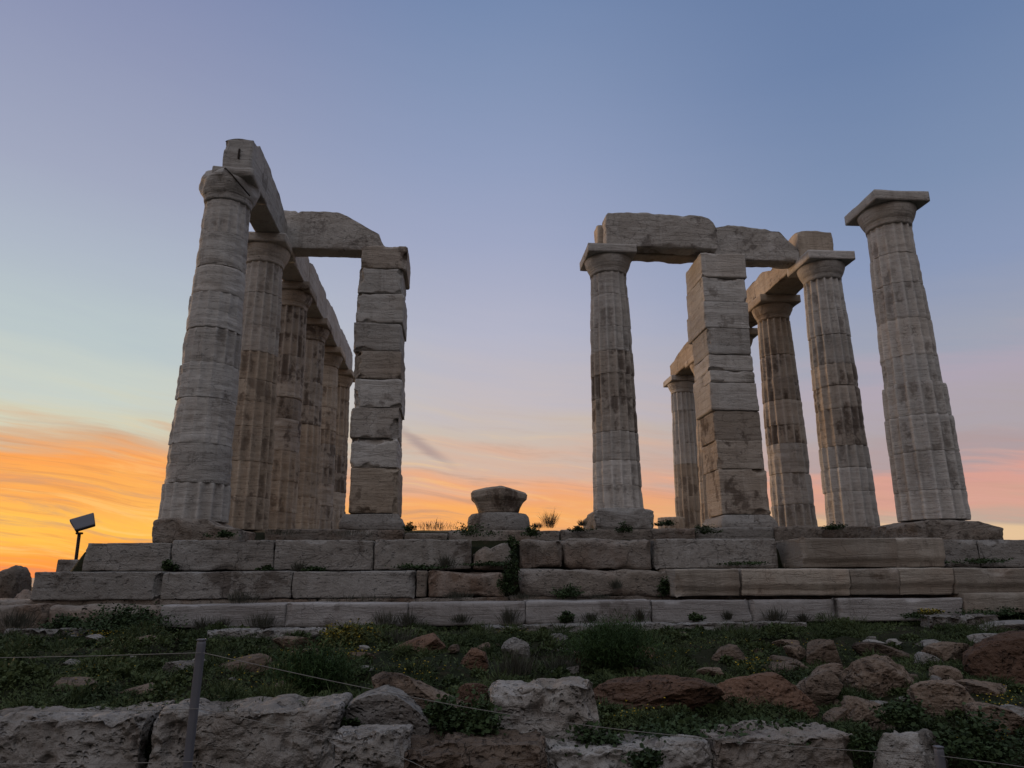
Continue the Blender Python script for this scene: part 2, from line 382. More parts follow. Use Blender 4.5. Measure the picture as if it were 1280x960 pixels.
M_RED = stone_mat('reddish_rock', (.175, .105, .072), (.125, .078, .056), vein=.35, stain=.35, stain_col=(.03, .018, .013), pit=.5, bump=1., strat=3., tone=.6, crack=.3, facet=1.)
M_BROWN = stone_mat('brown_rock', (.205, .158, .122), (.145, .11, .086), vein=.4, stain=.35, stain_col=(.03, .02, .015), pit=.5, bump=1., strat=3., lichen=.1, tone=.6, crack=.3, facet=1.)
M_GREYR = stone_mat('grey_rock', (.27, .265, .26), (.185, .178, .168), vein=.3, stain=.3, pit=.5, bump=.9, strat=2., lichen=.3, tone=.2, crack=.1, facet=1.)
M_EARTH = ground_mat('grassy_earth', (.018, .020, .010), (.014, .020, .009), (.034, .028, .018))
M_FILL = ground_mat('rubble_earth', (.20, .16, .115), (.12, .105, .065), (.24, .20, .16))
M_GRASS = leaf_mat('grass_blades', (.014, .028, .009), (.074, .100, .038))
M_LEAF = leaf_mat('broad_leaves', (.014, .028, .010), (.040, .066, .024), 3.)
M_FENNEL = leaf_mat('feathery_leaves', (.014, .034, .010), (.038, .072, .020), 3.)
M_DRY = leaf_mat('dry_sprigs', (.040, .044, .034), (.075, .074, .058), 3.)
M_YEL = plain_mat('yellow_petals', (.40, .29, .015), .7, var=.3)
M_YLEAF = leaf_mat('yellowish_leaves', (.035, .045, .010), (.10, .095, .02), 4.)
M_STEEL = plain_mat('painted_steel', (.10, .105, .125), .65, .1, .2)
M_ROPE = plain_mat('pale_rope', (.17, .165, .155), .9, var=.2, scale=60)
M_IRON = plain_mat('rusty_iron', (.03, .022, .018), .8, .4, .3)
M_LAMP = plain_mat('lamp_housing', (.09, .095, .115), .5, .4, .1)
M_GLASS = plain_mat('lamp_glass', (.45, .45, .42), .15, 0., .05, spec=.6)

# ------------------------------------------------------------------ land and sea
def path_z(x): return np.clip(-2.15-.14*(np.asarray(x, float)+3.5), -3.2, -1.9)
def front_z(x):
    return np.interp(x, [-9, -4.6, -3.2, -2.3, -1.4, -.6, .4, 3, 9], [-1.66, -1.66, -1.68, -1.74, -1.80, -1.86, -1.90, -1.92, -1.9])
def sm(a, b, t):
    t = np.clip((t-a)/(b-a), 0, 1); return t*t*(3-2*t)
def land_z(x, y, rough=True):
    x = np.asarray(x, float); y = np.asarray(y, float)
    zb = -1.475; zf = front_z(x)
    t = np.clip((y+7.0)/(4.0), 0, 1)
    bank = zf+(zb-zf)*(.55*t+.45*sm(0, 1, t))
    if rough:
        q = np.stack([x*1.3, y*1.3, x*0+4.], -1).reshape(-1, 3)
        nz = (fbm(q, 31, 3)*.10+np.abs(fbm(q*2.7, 37, 3))*.13-.03).reshape(x.shape)*sm(-3.0, -4.2, y)*sm(-7.3, -6.6, y)
        bank = bank+nz
    z = path_z(x)+(bank-.02-path_z(x))*sm(-7.12, -6.9, y)
    inside = sm(7.6, 7.0, np.abs(x))*sm(34, 32, y)
    lift = sm(-2.0, -1.5, y)*inside
    z = z+lift*(-.46-z)
    z = z+sm(1.0, 2.0, y)*inside*sm(6.9, 6.5, np.abs(x))*.40
    rad = np.sqrt(x**2+(y-8)**2)
    z = z-sm(45, 190, rad)*62
    return z
def ground_hit(px, py):
    ys = np.linspace(-7.6, -2.6, 400)
    d = f_+R2*(px-640)/FOC-U2*(py-480)/FOC
    t = (ys-CY)/d[1]; P = np.array([CX, CY, CZ])+t[:, None]*d
    g = land_z(P[:, 0], P[:, 1], False); k = np.argmax(P[:, 2] < g)
    return P[k] if (P[:, 2] < g).any() else P[-1]

def axis(edges):
    out = []
    for a, b, s in edges: out.append(np.arange(a, b, s))
    return np.concatenate(out)
gx = axis([(-260, -40, 20), (-40, -10, 3), (-10, 10, .14), (10, 40, 3), (40, 261, 20)])
gy = axis([(-260, -40, 20), (-40, -12, 3), (-12, -1, .09), (-1, 4, .2), (4, 40, 1.5), (40, 270, 15)])
GX, GY = np.meshgrid(gx, gy, indexing='ij')
GV = np.stack([GX, GY, land_z(GX, GY)], -1).reshape(-1, 3)
a = (np.arange(len(gx)-1)[:, None]*len(gy)+np.arange(len(gy)-1)[None]).ravel()
tag(mesh_obj('ground', GV, np.stack([a, a+len(gy), a+len(gy)+1, a+1], 1), M_EARTH), kind='structure')

m = bpy.data.materials.new('sea_water'); m.use_nodes = True; T = NT(m.node_tree); pb = m.node_tree.nodes['Principled BSDF']
pb.inputs['Base Color'].default_value = (.10, .13, .16, 1); pb.inputs['Roughness'].default_value = .25
bp = T.new('ShaderNodeBump'); bp.inputs['Strength'].default_value = .6
T.put(bp.inputs['Height'], T.noise(T.new('ShaderNodeNewGeometry').outputs['Position'], .05, 6.)); T.put(pb.inputs['Normal'], bp.outputs[0])
L = 60000.
tag(mesh_obj('sea', [(-L, -L, -62), (L, -L, -62), (L, L, -62), (-L, L, -62)], [(0, 1, 2, 3)], m, smooth=False), kind='structure')

# ------------------------------------------------------------------ temple: columns
S = 2.572; W = 6.21; NF = 16
RB, RT, HN, HT = .535, .410, 5.62, 6.10
def col_radius(z): return RB+(RT-RB)*z/HN+.012*math.sin(math.pi*min(1, max(0, z/HN)))

def drum_mesh(z0, z1, seed, wear, dr=0., chip=.012, phase=0., res=.034):
    nt = NF*10; ni = max(6, int((z1-z0)/res))
    zs = np.concatenate([[z0, z0+.004, z0+.012], np.linspace(z0+.024, z1-.024, ni), [z1-.012, z1-.004, z1]]); nzr = len(zs)
    th = np.arange(nt)/nt*2*math.pi
    ZZ, TT = np.meshgrid(zs, th, indexing='ij')
    Rb = np.vectorize(col_radius)(ZZ)+dr
    u = (TT/(2*math.pi)*NF+phase) % 1.0
    conc = 1-np.abs(2*u-1)**2.0                                   # 0 on the arris, 1 in the hollow
    q = np.stack([np.cos(TT)*Rb, np.sin(TT)*Rb, ZZ], -1).reshape(-1, 3)
    w = np.clip(wear+.6*fbm(q*1.7+seed*2.3, seed, 4).reshape(ZZ.shape), 0, 1)
    w = w*w*(3-2*w)
    deep = .070*Rb/.5
    R = Rb-(1-w)*deep*conc-w*deep*.60
    R = R-.011*np.clip(fbm(q*np.array([2.2, 2.2, 11.])+seed, seed+7, 4).reshape(ZZ.shape)*1.7, -.6, 1.5)*(0.25+w)
    R = R-.05*np.clip(fbm(q*2.6+seed*5, seed+11, 3).reshape(ZZ.shape)-.28, 0, 1)
    e = np.minimum(ZZ-z0, z1-ZZ)
    jn = .6+1.6*np.clip(fbm(q*3.+seed*9, seed+13, 3).reshape(ZZ.shape)+.25, 0, 1)
    R = R-chip*jn*np.exp(-e/(.006+.009*jn))
    R[0] -= .008; R[-1] -= .008
    V = np.stack([R*np.cos(TT), R*np.sin(TT), ZZ], -1).reshape(-1, 3)
    i = np.arange(nzr-1)[:, None]*nt; k = np.arange(nt)[None]; k2 = (k+1) % nt
    Q = np.stack([i+k, i+k2, i+nt+k2, i+nt+k], -1).reshape(-1, 4)
    c = len(V); V = np.concatenate([V, [[0, 0, z0]], [[0, 0, z1]]])
    top = (nzr-1)*nt
    kk = np.arange(0, nt, 2)
    Q = np.concatenate([Q, np.stack([np.full_like(kk, c), (kk+2) % nt, (kk+1) % nt, kk], 1),
                        np.stack([np.full_like(kk, c+1), top+kk, top+(kk+1) % nt, top+(kk+2) % nt], 1)])
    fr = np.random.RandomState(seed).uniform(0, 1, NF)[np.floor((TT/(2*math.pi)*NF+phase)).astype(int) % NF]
    crust = np.concatenate([(conc**.6*(1-w)*(.1+1.5*fr)).ravel(), [0, 0]])  # crust stain per flute, weighted to hollows so they read deeper
    arris = np.concatenate([((1-conc)**2.2*(1-w)).ravel(), [0, 0]])  # mask for the edge light painted along sharp arrises
    return V, Q, (crust, arris)
def lathe_mesh(prof, seed, amp=.008, nt=72, cut=None):
    rs = np.array([p[0] for p in prof]); zs = np.array([p[1] for p in prof])
    th = np.arange(nt)/nt*2*math.pi; n = len(prof)
    RR, TT = np.meshgrid(rs, th, indexing='ij'); ZZ = np.repeat(zs[:, None], nt, 1)
    V = np.stack([RR*np.cos(TT), RR*np.sin(TT), ZZ], -1).reshape(-1, 3)
    d = amp*fbm(V*4+seed, seed, 4)-.07*np.clip(fbm(V*2.3+seed*3, seed+2, 3)-.3, 0, 1)
    nr = np.stack([np.cos(TT), np.sin(TT), 0*TT], -1).reshape(-1, 3); V = V+nr*d[:, None]*(RR.reshape(-1, 1) > .05)
    if cut: V = cut(V)
    i = np.arange(n-1)[:, None]*nt; k = np.arange(nt)[None]; k2 = (k+1) % nt
    Q = np.stack([i+k, i+k2, i+nt+k2, i+nt+k], -1).reshape(-1, 4)
    return V, Q
def echinus_prof(r0, r1, z0, z1):
    P = [(.02, z0-.10), (r0-.006, z0-.10), (r0, z0-.055), (r0+.002, z0-.012), (r0+.012, z0), (r0+.006, z0+.012), (r0+.02, z0+.022)]
    for t in np.linspace(.08, 1, 9):
        P.append((r0+.02+(r1-r0-.02)*(t**.9), z0+.022+(z1-z0-.03)*(t*.78+.22*t**3)))
    P += [(r1+.004, z1-.012), (r1-.014, z1), (.02, z1)]
    return P
def column(x, y, label, mat, seed, wears, z_base=0., tops=None, ledge=None, group=None, abacus_size=(1.07, 1.07), broken=False, yaw=0., cap_mat=None, nd=9):
    c = empty('doric_column', (x, y, 0), label, 'column', group)
    c.rotation_euler.z = yaw
    rng = random.Random(seed)
    hs = [rng.uniform(.72, 1.28) for _ in range(nd)]; tot = sum(hs); z = z_base; zt = HN-.10
    for i, h in enumerate(hs):
        z1 = z+(zt-z_base)*h/tot if i < nd-1 else zt
        dr = rng.uniform(-.008, .008)+(ledge[1] if ledge and z1 < ledge[0] else 0.)
        wv = wears[min(len(wears)-1, int(i/nd*len(wears)))]+rng.uniform(-.22, .22)
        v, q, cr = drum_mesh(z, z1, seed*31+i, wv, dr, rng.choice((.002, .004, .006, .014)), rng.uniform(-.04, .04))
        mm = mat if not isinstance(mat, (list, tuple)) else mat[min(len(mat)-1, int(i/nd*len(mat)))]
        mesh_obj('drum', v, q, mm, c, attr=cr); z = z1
    cm = cap_mat or (mat if not isinstance(mat, (list, tuple)) else mat[-1])
    ax, ay = abacus_size
    r1 = min(ax, ay)*.5*.97
    if broken:
        def cut(V):
            ang = np.arctan2(V[:, 1], V[:, 0]); rr = np.hypot(V[:, 0], V[:, 1])+1e-6
            lim = .52+.03*np.sin(3*ang+.6)+.06*vnoise(np.stack([ang*2, V[:, 2]*6, 0*ang], 1), 4)
            lim = lim-.10*sm(5.88, 6.08, V[:, 2])
            s = np.minimum(1, lim/rr); V[:, 0] *= s; V[:, 1] *= s; return V
        pf = echinus_prof(.405, .53, HN, 5.90)[:-3]+[(.535, 5.90), (.53, 5.95), (.52, 6.0), (.49, 6.04), (.46, 6.07), (.02, 6.085)]
        v, q = lathe_mesh(pf, seed, .035, cut=cut)
        mesh_obj('echinus', v, q, cm, c)
        v, q = block_mesh((.70, 1.0, .19), seed, .03, .03, .015, 1.6); v[:, 2] += 5.905; v[:, 0] += .175; v[:, 1] += .02
        mesh_obj('abacus', v, q, cm, c)
    else:
        v, q = lathe_mesh(echinus_prof(.405, r1, HN, 5.90), seed, .008); mesh_obj('echinus', v, q, cm, c)
        v, q = block_mesh((ax, ay, .20), seed, .045, .012, .004, 1.3); v[:, 2] += 5.90
        mesh_obj('abacus', v, q, cm, c)
    return c

GL = 'columns of the left temple row'; GR = 'columns of the right temple row'
column(-W, 0, 'thick grey left front column with broken capital carrying the highest beam end', M_GREYM, 11, [.62, .75, .8, .9, .85], -.02, group=GL, broken=True, nd=9)
column(-W, S, 'warm brown fluted column directly behind the broken capital column, second in the left row', [M_WARM, M_WARM, M_MARBLE], 12, [.0, .05, .5, .1, .6, .5], group=GL)
column(-W, 2*S, 'dark stained column third from the front in the left row', [M_WARM, M_DARKM, M_DARKM], 13, [.5, .6, .4, .2], group=GL)
column(-W, 3*S, 'brown column fourth from the front in the left row', [M_WARM, M_DARKM], 14, [.4, .5, .5], group=GL)
column(-W, 4*S, 'slim looking brown column fifth from the front in the left row', [M_DARKM, M_WARM], 15, [.4, .5, .5], group=GL)
column(-W, 5*S, 'rearmost column of the left row beside the left square pillar', [M_DARKM, M_WARM], 16, [.4, .5, .3], group=GL)
column(W, 0, 'free standing pale front right column with a complete capital and no beam', [M_GREYM, M_GREYM, M_MARBLE, M_MARBLE], 21, [.02, .02, .15, .5, .35, .5], .02, ledge=(2.5, .05), group=GR, nd=9)
column(W, S, 'fluted column carrying the upright beam end, second in the right row', [M_MARBLE, M_DARKM, M_MARBLE], 22, [.1, .3, .05, .2], group=GR)
column(W, 2*S, 'dark blotched column third from the front in the right row', [M_MARBLE, M_DARKM, M_DARKM, M_WARM], 23, [.3, .1, .2, .0], group=GR)
column(W, 3*S, 'column mostly hidden behind the right square pillar, its capital peeping out', [M_WARM], 24, [.3, .3], group=GR)
column(W, 4*S, 'column hidden behind the right square pillar under the far broken beam', [M_WARM], 25, [.3, .3], group=GR)
column(W, 5*S, 'farthest column, small with intact capital, left of the right square pillar', [M_WARM, M_MARBLE], 26, [.0, .0, .0], group=GR)
column(1.26, S, 'single middle column carrying the left end of the right crossbeam', [M_MARBLE, M_DARKM, M_MARBLE], 31, [.35, .45, .0, .2, .45], .40)

# ------------------------------------------------------------------ square pillars of the porch
def pillar(label, cx, w, y0, zs, deps, seed, mats, shifts, base):
    p = empty('square_pillar', (cx, y0, 0), label, 'pillar')
    rng = random.Random(seed)
    for i in range(len(zs)-1):
        h = zs[i+1]-zs[i]-.006; d = deps[i]; ww = w+rng.uniform(-.045, .04)
        v, q = block_mesh((ww, d, h), seed*17+i, .030, .018, .012, 1.6, 3.5, strata=.010, bites=9 if cx < 0 else 3)
        v[:, 0] += shifts[i]; v[:, 1] += d/2+rng.uniform(-.015, .015); v[:, 2] += zs[i]
        mesh_obj('stone_course', v, q, mats[i % len(mats)] if not isinstance(mats, dict) else mats.get(i, mats[-1]), p)
    if base:
        bw, bd, bh = base
        def prof(v):
            t = np.clip(v[:, 2]/bh, 0, 1); s = 1-.13*sm(.35, 1., t); v[:, 0] *= s; v[:, 1] *= s; return v
        v, q = block_mesh((bw, bd, bh), seed, .045, .05, .012, 1., 3., prof); v[:, 1] += deps[0]/2; v[:, 2] -= .02
        mesh_obj('base', v, q, M_LIME, p)
    return p
yl = [641, 584, 547, 509, 473, 438, 403, 366, 335, 306]
zl = [at(460, y, 2.12)[2] for y in yl]
pillar('left square pillar of stacked marble blocks under the left crossbeam', -3.67, .94, 2.12, zl, [1.2, 1.2, 1.15, 1.2, 1.2, 1.1, 1.25, 1.2, 1.2], 41,
       {-1: M_GREYM, 0: M_WARM, 2: M_MARBLE, 4: M_DARKM, 6: M_GREYM, 8: M_DARKM}, [.04, .01, -.01, .03, .0, -.03, .0, -.02, .04], (1.22, 1.45, zl[0]))
yr = [643, 586, 550, 513, 478, 463, 443, 410, 377, 347, 317]
zr = [at(910, y, 2.12)[2] for y in yr]
pillar('right square pillar of smooth marble courses with a warm lit left side', 3.72, .98, 2.12, zr, [.80, .92, .85, 1.02, 1.12, .98, 1.0, 1.18, 1.12, 1.08], 42,
       {-1: M_GREYM, 0: M_DARKM, 1: M_DARKM, 2: M_DARKM, 3: M_MARBLE, 9: M_MARBLE}, [.03, .02, .02, 0, 0, 0, 0, 0, 0, .02], (1.14, 1.25, zr[0]))

# ------------------------------------------------------------------ beams
def beam(label, p0, p1, seed, mat=M_BEAM, top=None, amp=.03, chip=2., r=.05, bot_r=None, freq=2.2, name='stone_beam', parts=None):
    """p0, p1: corners (x, y, z); top: list of (0..1 along the longer side, fraction of the height that is left)"""
    size = [b-a for a, b in zip(p0, p1)]
    L = 0 if size[0] >= size[1] else 1
    def prof(v):
        if top is not None:
            t = v[:, L]/size[L]+.5; k = np.interp(t, [a for a, _ in top], [b for _, b in top])
            k = k+.03*vnoise(np.stack([t*9, v[:, 1-L]*4, 0*t], 1), seed)
            z = v[:, 2]/size[2]; v[:, 2] = np.minimum(v[:, 2], size[2]*(k-.06*(1-z)*k))
        return v
    v, q = block_mesh(size, seed, .036, r, amp, chip, freq, prof, pits=.018, bites=3)
    loc = ((p0[0]+p1[0])/2, (p0[1]+p1[1])/2, p0[2])
    o = mesh_obj(name, v, q, mat); o.location = loc
    return tag(o, label, 'beam')
# left row, from front to back: inner slabs of the architrave
b = beam('highest broken beam end resting on the left front column', (-6.32, -.22, 6.10), (-5.80, S, 6.93), 51, M_GREYM,
         [(0, .84), (.10, .86), (.14, 1.), (.42, 1.), (.46, .90), (.7, .86), (.86, .74), (1, .55)], .012, 2., .02)
v, q = block_mesh((.035, .02, .20), 5, .02, .004, .003); mesh_obj('clamp_slot', v+np.array([.02, -1.40, .30]), q, M_IRON, b)
beam('left row beam between the second and third columns', (-6.34, S+.01, 6.105), (-5.82, 2*S, 6.93), 52, M_MARBLE, [(0, .5), (.3, .62), (.55, .86), (.8, .98), (1, .97)], .015, 2., .02)
beam('left row beam between the third and fourth columns', (-6.34, 2*S+.01, 6.105), (-5.80, 3*S, 6.94), 53, M_MARBLE, [(0, .9), (.5, 1), (.85, .97), (1, .8)], .015, 2., .02)
beam('left row beam between the fourth and fifth columns', (-6.34, 3*S+.01, 6.105), (-5.80, 4*S, 6.94), 54, M_MARBLE, [(0, .93), (.4, 1), (.9, .94), (1, .85)], .015, 2., .02)
beam('left row beam between the fifth and rearmost columns', (-6.34, 4*S+.01, 6.105), (-5.80, 5*S+.3, 6.94), 55, M_MARBLE, [(0, .94), (.5, 1), (1, .9)], .015, 2., .02)
beam('left crossbeam with a worn hump back between row and square pillar', (-6.0, 2.60, 6.02), (-3.70, 3.04, 6.94), 56, M_BEAM,
     [(0, .84), (.03, .97), (.13, .98), (.18, .93), (.2, 1.), (.40, 1.0), (.55, .98), (.64, .90), (.82, .62), (.95, .45), (.97, .30), (1, .16)], .02, 1.6, .03)
# right porch
bt = empty('stone_beam', (2.42, 2.57, 6.10), 'right crossbeam block rounded on top, from middle column to square pillar', 'beam')
def humped(size, seed, top, r=.06, amp=.02):
    def prof(v):
        t = v[:, 0]/size[0]+.5; k = np.interp(t, [a for a, _ in top], [b for _, b in top])+.02*vnoise(np.stack([t*9, v[:, 1]*4, 0*t], 1), seed)
        v[:, 2] = np.minimum(v[:, 2], size[2]*(k-.05*(1-v[:, 2]/size[2])*k)); return v
    return block_mesh(size, seed, .034, r, amp, 1.5, 2.4, prof, pits=.02)
v, q = humped((2.53, .41, .83), 57, [(0, .86), (.03, .96), (.15, 1), (.7, .99), (.86, .97), (.93, .90), (.97, .78), (1, .55)]); v += np.array([0, -.21, 0])
mesh_obj('front_slab', v, q, M_BEAM, bt)
v, q = humped((2.60, .41, .80), 58, [(0, .9), (1, .8)], .03); v += np.array([-.06, .22, .004]); mesh_obj('rear_slab', v, q, M_WARM, bt)
beam('right crossbeam slab with a crumbling right end, from pillar to flank column', (3.74, 2.62, 6.085), (5.80, 3.06, 6.96), 59, M_BEAM,
     [(0, .9), (.12, .96), (.3, .98), (.62, .95), (.68, .88), (.78, .84), (.86, .62), (.93, .46), (1, .30)], .03, 1.8, .04)
beam('right row beam with a squared upright end above the second column', (5.80, 2.64, 6.105), (6.64, 2*S, 6.88), 60, M_WARM,
     [(0, .98), (.2, .97), (.35, .8), (.6, .55), (.8, .78), (1, .7)], .02, 1.8, .02)
beam('right row beam between the third column and the hidden columns', (5.80, 2*S+.01, 6.105), (6.60, 3*S, 6.86), 61, M_WARM, [(0, .8), (.3, .62), (.6, .7), (1, .8)], .03, 2., .03)
beam('right row beam hidden behind the right square pillar', (5.82, 3*S+.01, 6.105), (6.60, 4*S, 6.80), 62, M_WARM, [(0, .8), (.5, .9), (1, .8)], .02, 2., .03)
beam('far broken beam on the small farthest column', (5.82, 4*S+.01, 6.105), (6.58, 5*S+.05, 6.85), 63, M_WARM, [(0, 1), (.3, .98), (.6, .85), (.8, .72), (1, .66)], .025, 2., .03)
# iron strap round the broken capital
bq = tube([(-6.28, -.30, 6.09), (-6.14, -.52, 6.02), (-6.02, -.50, 5.9), (-5.86, -.44, 5.72), (-5.75, -.30, 5.62)], .013, 6)
tag(mesh_obj('iron_strap', *bq, M_IRON), 'dark iron strap bracing the broken capital of the left front column', 'strap')

# ------------------------------------------------------------------ worn footings of the columns, stub, far drum
def footing(label, x, y, size, seed, mat, top=None, r=.07, z=None, sq=None):
    v, q = block_mesh(size, seed, .035, r, .035, 1.3, 2.6, pits=.04)
    if top: v[:, 2] = np.where(v[:, 2] > size[2]*.5, size[2]*.5+(v[:, 2]-size[2]*.5)*np.interp(v[:, 0]/size[0]+.5, [a for a, _ in top], [b for _, b in top]), v[:, 2])
    o = mesh_obj('footing_stone', v, q, mat); o.location = (x, y, z if z is not None else -size[2]+.01)
    return tag(o, label, 'stone')
footing('crumbled stone ledge under the left front column', -5.98, .0, (1.28, 1.1, .40), 71, M_ROUGH, [(0, .8), (.1, 1), (.6, .95), (.75, .4), (1, .2)], .09)
footing('worn sloping stone ledge under the free standing right column', W-.02, -.0, (1.52, 1.3, .42), 72, M_ROUGH, [(0, .7), (.2, .95), (.75, 1), (.85, .7), (1, .3)], .06)
footing('broad chipped footing stone under the middle column', 1.24, S, (1.22, 1.22, .47), 73, M_LIME, [(0, .55), (.15, .95), (.85, 1), (1, .7)], .10, z=-.04)
st = empty('column_stub', (-1.18, S, 0), 'low column stub topped by an upside down broken capital in the gap', 'column stub')
v, q = lathe_mesh([(.02, -.1), (.60, -.1), (.625, .05), (.62, .16), (.60, .26), (.55, .32), (.45, .335), (.02, .335)], 74, .02); mesh_obj('drum', v, q, M_LIME, st)
def cap_cut(V):
    V[:, 0] *= 1.0; return V
P8 = [(.02, .335), (.36, .335), (.385, .36), (.44, .44), (.52, .56), (.575, .63), (.59, .66), (.60, .78), (.56, .82), (.30, .855), (.02, .87)]
v, q = lathe_mesh(P8, 75, .012, nt=64)
ang = np.arctan2(v[:, 1], v[:, 0]); seg = math.pi/3; k8 = np.cos((ang+math.pi/2) % seg-seg/2)
wgt = sm(.36, .50, v[:, 2]); s8 = 1+wgt*(math.cos(seg/2)/k8-1)*.9; v[:, 0] *= s8*1.06; v[:, 1] *= s8
v[:, 2] -= sm(.5, .8, v[:, 2])*(.16*np.abs(v[:, 0]-.02)+.05*v[:, 0]-.02)
v[:, 2] += .02*fbm(v*4, 5, 3)
mesh_obj('capital', v, q, M_DARKM, st, smooth=False)
v, q, cr = drum_mesh(0, 1.03, 76, .3, -.06); o = mesh_obj('column_drum', v, q, M_WARM); o.location = (5.40, 5*S-.3, 0)
tag(o, 'low broken column drum standing left of the farthest column', 'column drum')

# ------------------------------------------------------------------ stepped platform
def course(label, specs, zt, zb, Y, seed, depth=1.0, name='stone_step'):
    """specs: (px0, px1, material, options) left to right along the front"""
    c = empty(name, (0, Y, zb), label, 'step'); rj = random.Random(seed)
    for i, sp_ in enumerate(specs):
        p0, p1, mat = sp_[:3]; op = sp_[3] if len(sp_) > 3 else {}
        dy = op.get('dy', 0.); yy = Y+dy; ym = op.get('py', 700)
        gp = op.get('gap', .004); x0 = at(p0, ym, yy)[0]+gp; x1 = at(p1, ym, yy)[0]-gp
        z0 = op.get('zb', zb); z1 = op.get('zt', zt)-.004*(i % 3)
        h = z1-z0; d = op.get('d', depth)
        v, q = block_mesh((x1-x0, d, h), seed*13+i, op.get('res', .032), op.get('r', .009), op.get('amp', .008), op.get('chip', 1.5), op.get('f', 3.), op.get('prof'),
                          pits=.03 if mat in (M_LIME, M_ROUGH) else 0., strata=.005 if mat in (M_NEWM, M_WHITE) else 0., bites={M_NEWM: 1, M_LIME: 2, M_WHITE: 3}.get(mat, 4))
        v[:, 1] += rj.uniform(-.014, .014); v[:, 2] += v[:, 0]*rj.uniform(-.006, .006)
        if 'top' in op:
            k = np.interp(v[:, 0]/(x1-x0)+.5, [a for a, _ in op['top']], [b for _, b in op['top']]); hi = v[:, 2] > h*.45
            v[:, 2] = np.where(hi, h*.45+(v[:, 2]-h*.45)*k, v[:, 2])
        if 'under' in op:      # a drafted band along the foot, set back
            t = v[:, 2] < h*op['under']; v[:, 1] = np.where(t & (v[:, 1] < 0), v[:, 1]+.045, v[:, 1])
        v += np.array([(x0+x1)/2, dy+d/2, z0-zb])
        o = mesh_obj('block', v, q, mat, c)
        if 'label' in op: o['label'] = op['label']
    return c
ROUGH = dict(r=.06, amp=.03, chip=1.6, f=2.5)
Y1, Y2, Y3 = -1.9, -2.3, -2.72
course('uppermost platform step directly below the columns', [
    (104, 212, M_LIME, dict(zt=-.415)), (212, 342, M_LIME), (342, 467, M_LIME), (467, 590, M_LIME),
    (590, 640, M_ROUGH, dict(top=[(0, .45), (.35, .75), (.45, .55), (.8, 1), (1, 1.1)], zt=-.42, label='low jagged broken block', **ROUGH)),
    (650, 706, M_ROUGH, dict(zt=-.37, **ROUGH)), (706, 815, M_ROUGH, dict(zt=-.37, label='rough rust stained block', **ROUGH)), (818, 972, M_LIME, dict(zt=-.365)),
    (1003, 1122, M_NEWM, dict(dy=-.42, under=.28, r=.010, d=1.1, py=690)), (1122, 1185, M_NEWM, dict(dy=-.42, under=.28, r=.02, d=1.1)),
    (1183, 1225, M_LIME, dict(dy=.02)), (1225, 1320, M_LIME, dict(dy=.03)), (1320, 1400, M_LIME)], -.375, -.775, Y1, 81)
course('second platform step with plain limestone left and banded marble right', [
    (45, 205, M_LIME), (205, 367, M_LIME), (367, 520, M_LIME), (520, 536, M_ROUGH, dict(r=.03)),
    (536, 632, M_ROUGH, dict(zt=-.80, **ROUGH)), (652, 836, M_ROUGH, dict(label='long crumbling block', **ROUGH)),
    (845, 925, M_NEWM, dict(dy=-.36, under=.30, r=.012, d=.9, py=728)), (925, 1060, M_NEWM, dict(dy=-.36, under=.32, r=.012, d=.9)), (1060, 1122, M_NEWM, dict(dy=-.36, under=.36, r=.012, d=.9)),
    (1122, 1190, M_NEWM, dict(dy=-.36, under=.34, r=.015, d=.9)), (1190, 1300, M_NEWM, dict(dy=-.36, under=.30, r=.012, d=.9)), (1300, 1400, M_NEWM, dict(dy=-.36, under=.30))], -.785, -1.125, Y2, 82)
course('thin recessed bedding course under the second step', [
    (-60, 205, M_ROUGH, dict(r=.02)), (205, 400, M_ROUGH, dict(r=.02)), (400, 636, M_ROUGH, dict(r=.03)), (636, 850, M_ROUGH, dict(r=.03)), (850, 1400, M_LIME)], -1.12, -1.30, Y2+.03, 83)
W3 = dict(r=.012, amp=.010, py=765, gap=.0015)
course('long pale marble course lying just above the grass', [
    (200, 357, M_WHITE, dict(zt=-1.175, **W3)), (357, 510, M_WHITE, W3), (510, 657, M_WHITE, W3), (657, 815, M_WHITE, W3), (815, 940, M_WHITE, W3), (940, 1050, M_WHITE, W3),
    (1050, 1206, M_WHITE, W3), (1206, 1400, M_NEWM, dict(zt=-1.10, zb=-1.36, label='veined block at the right end', r=.03, py=760))], -1.165, -1.445, Y3, 84, .42)
course('rough concrete like foundation course at the left under the steps', [
    (-120, 60, M_ROUGH, dict(r=.05, amp=.03, py=765)), (60, 200, M_ROUGH, dict(r=.05, amp=.03, py=765))], -1.175, -1.50, Y3+.12, 85, .5)
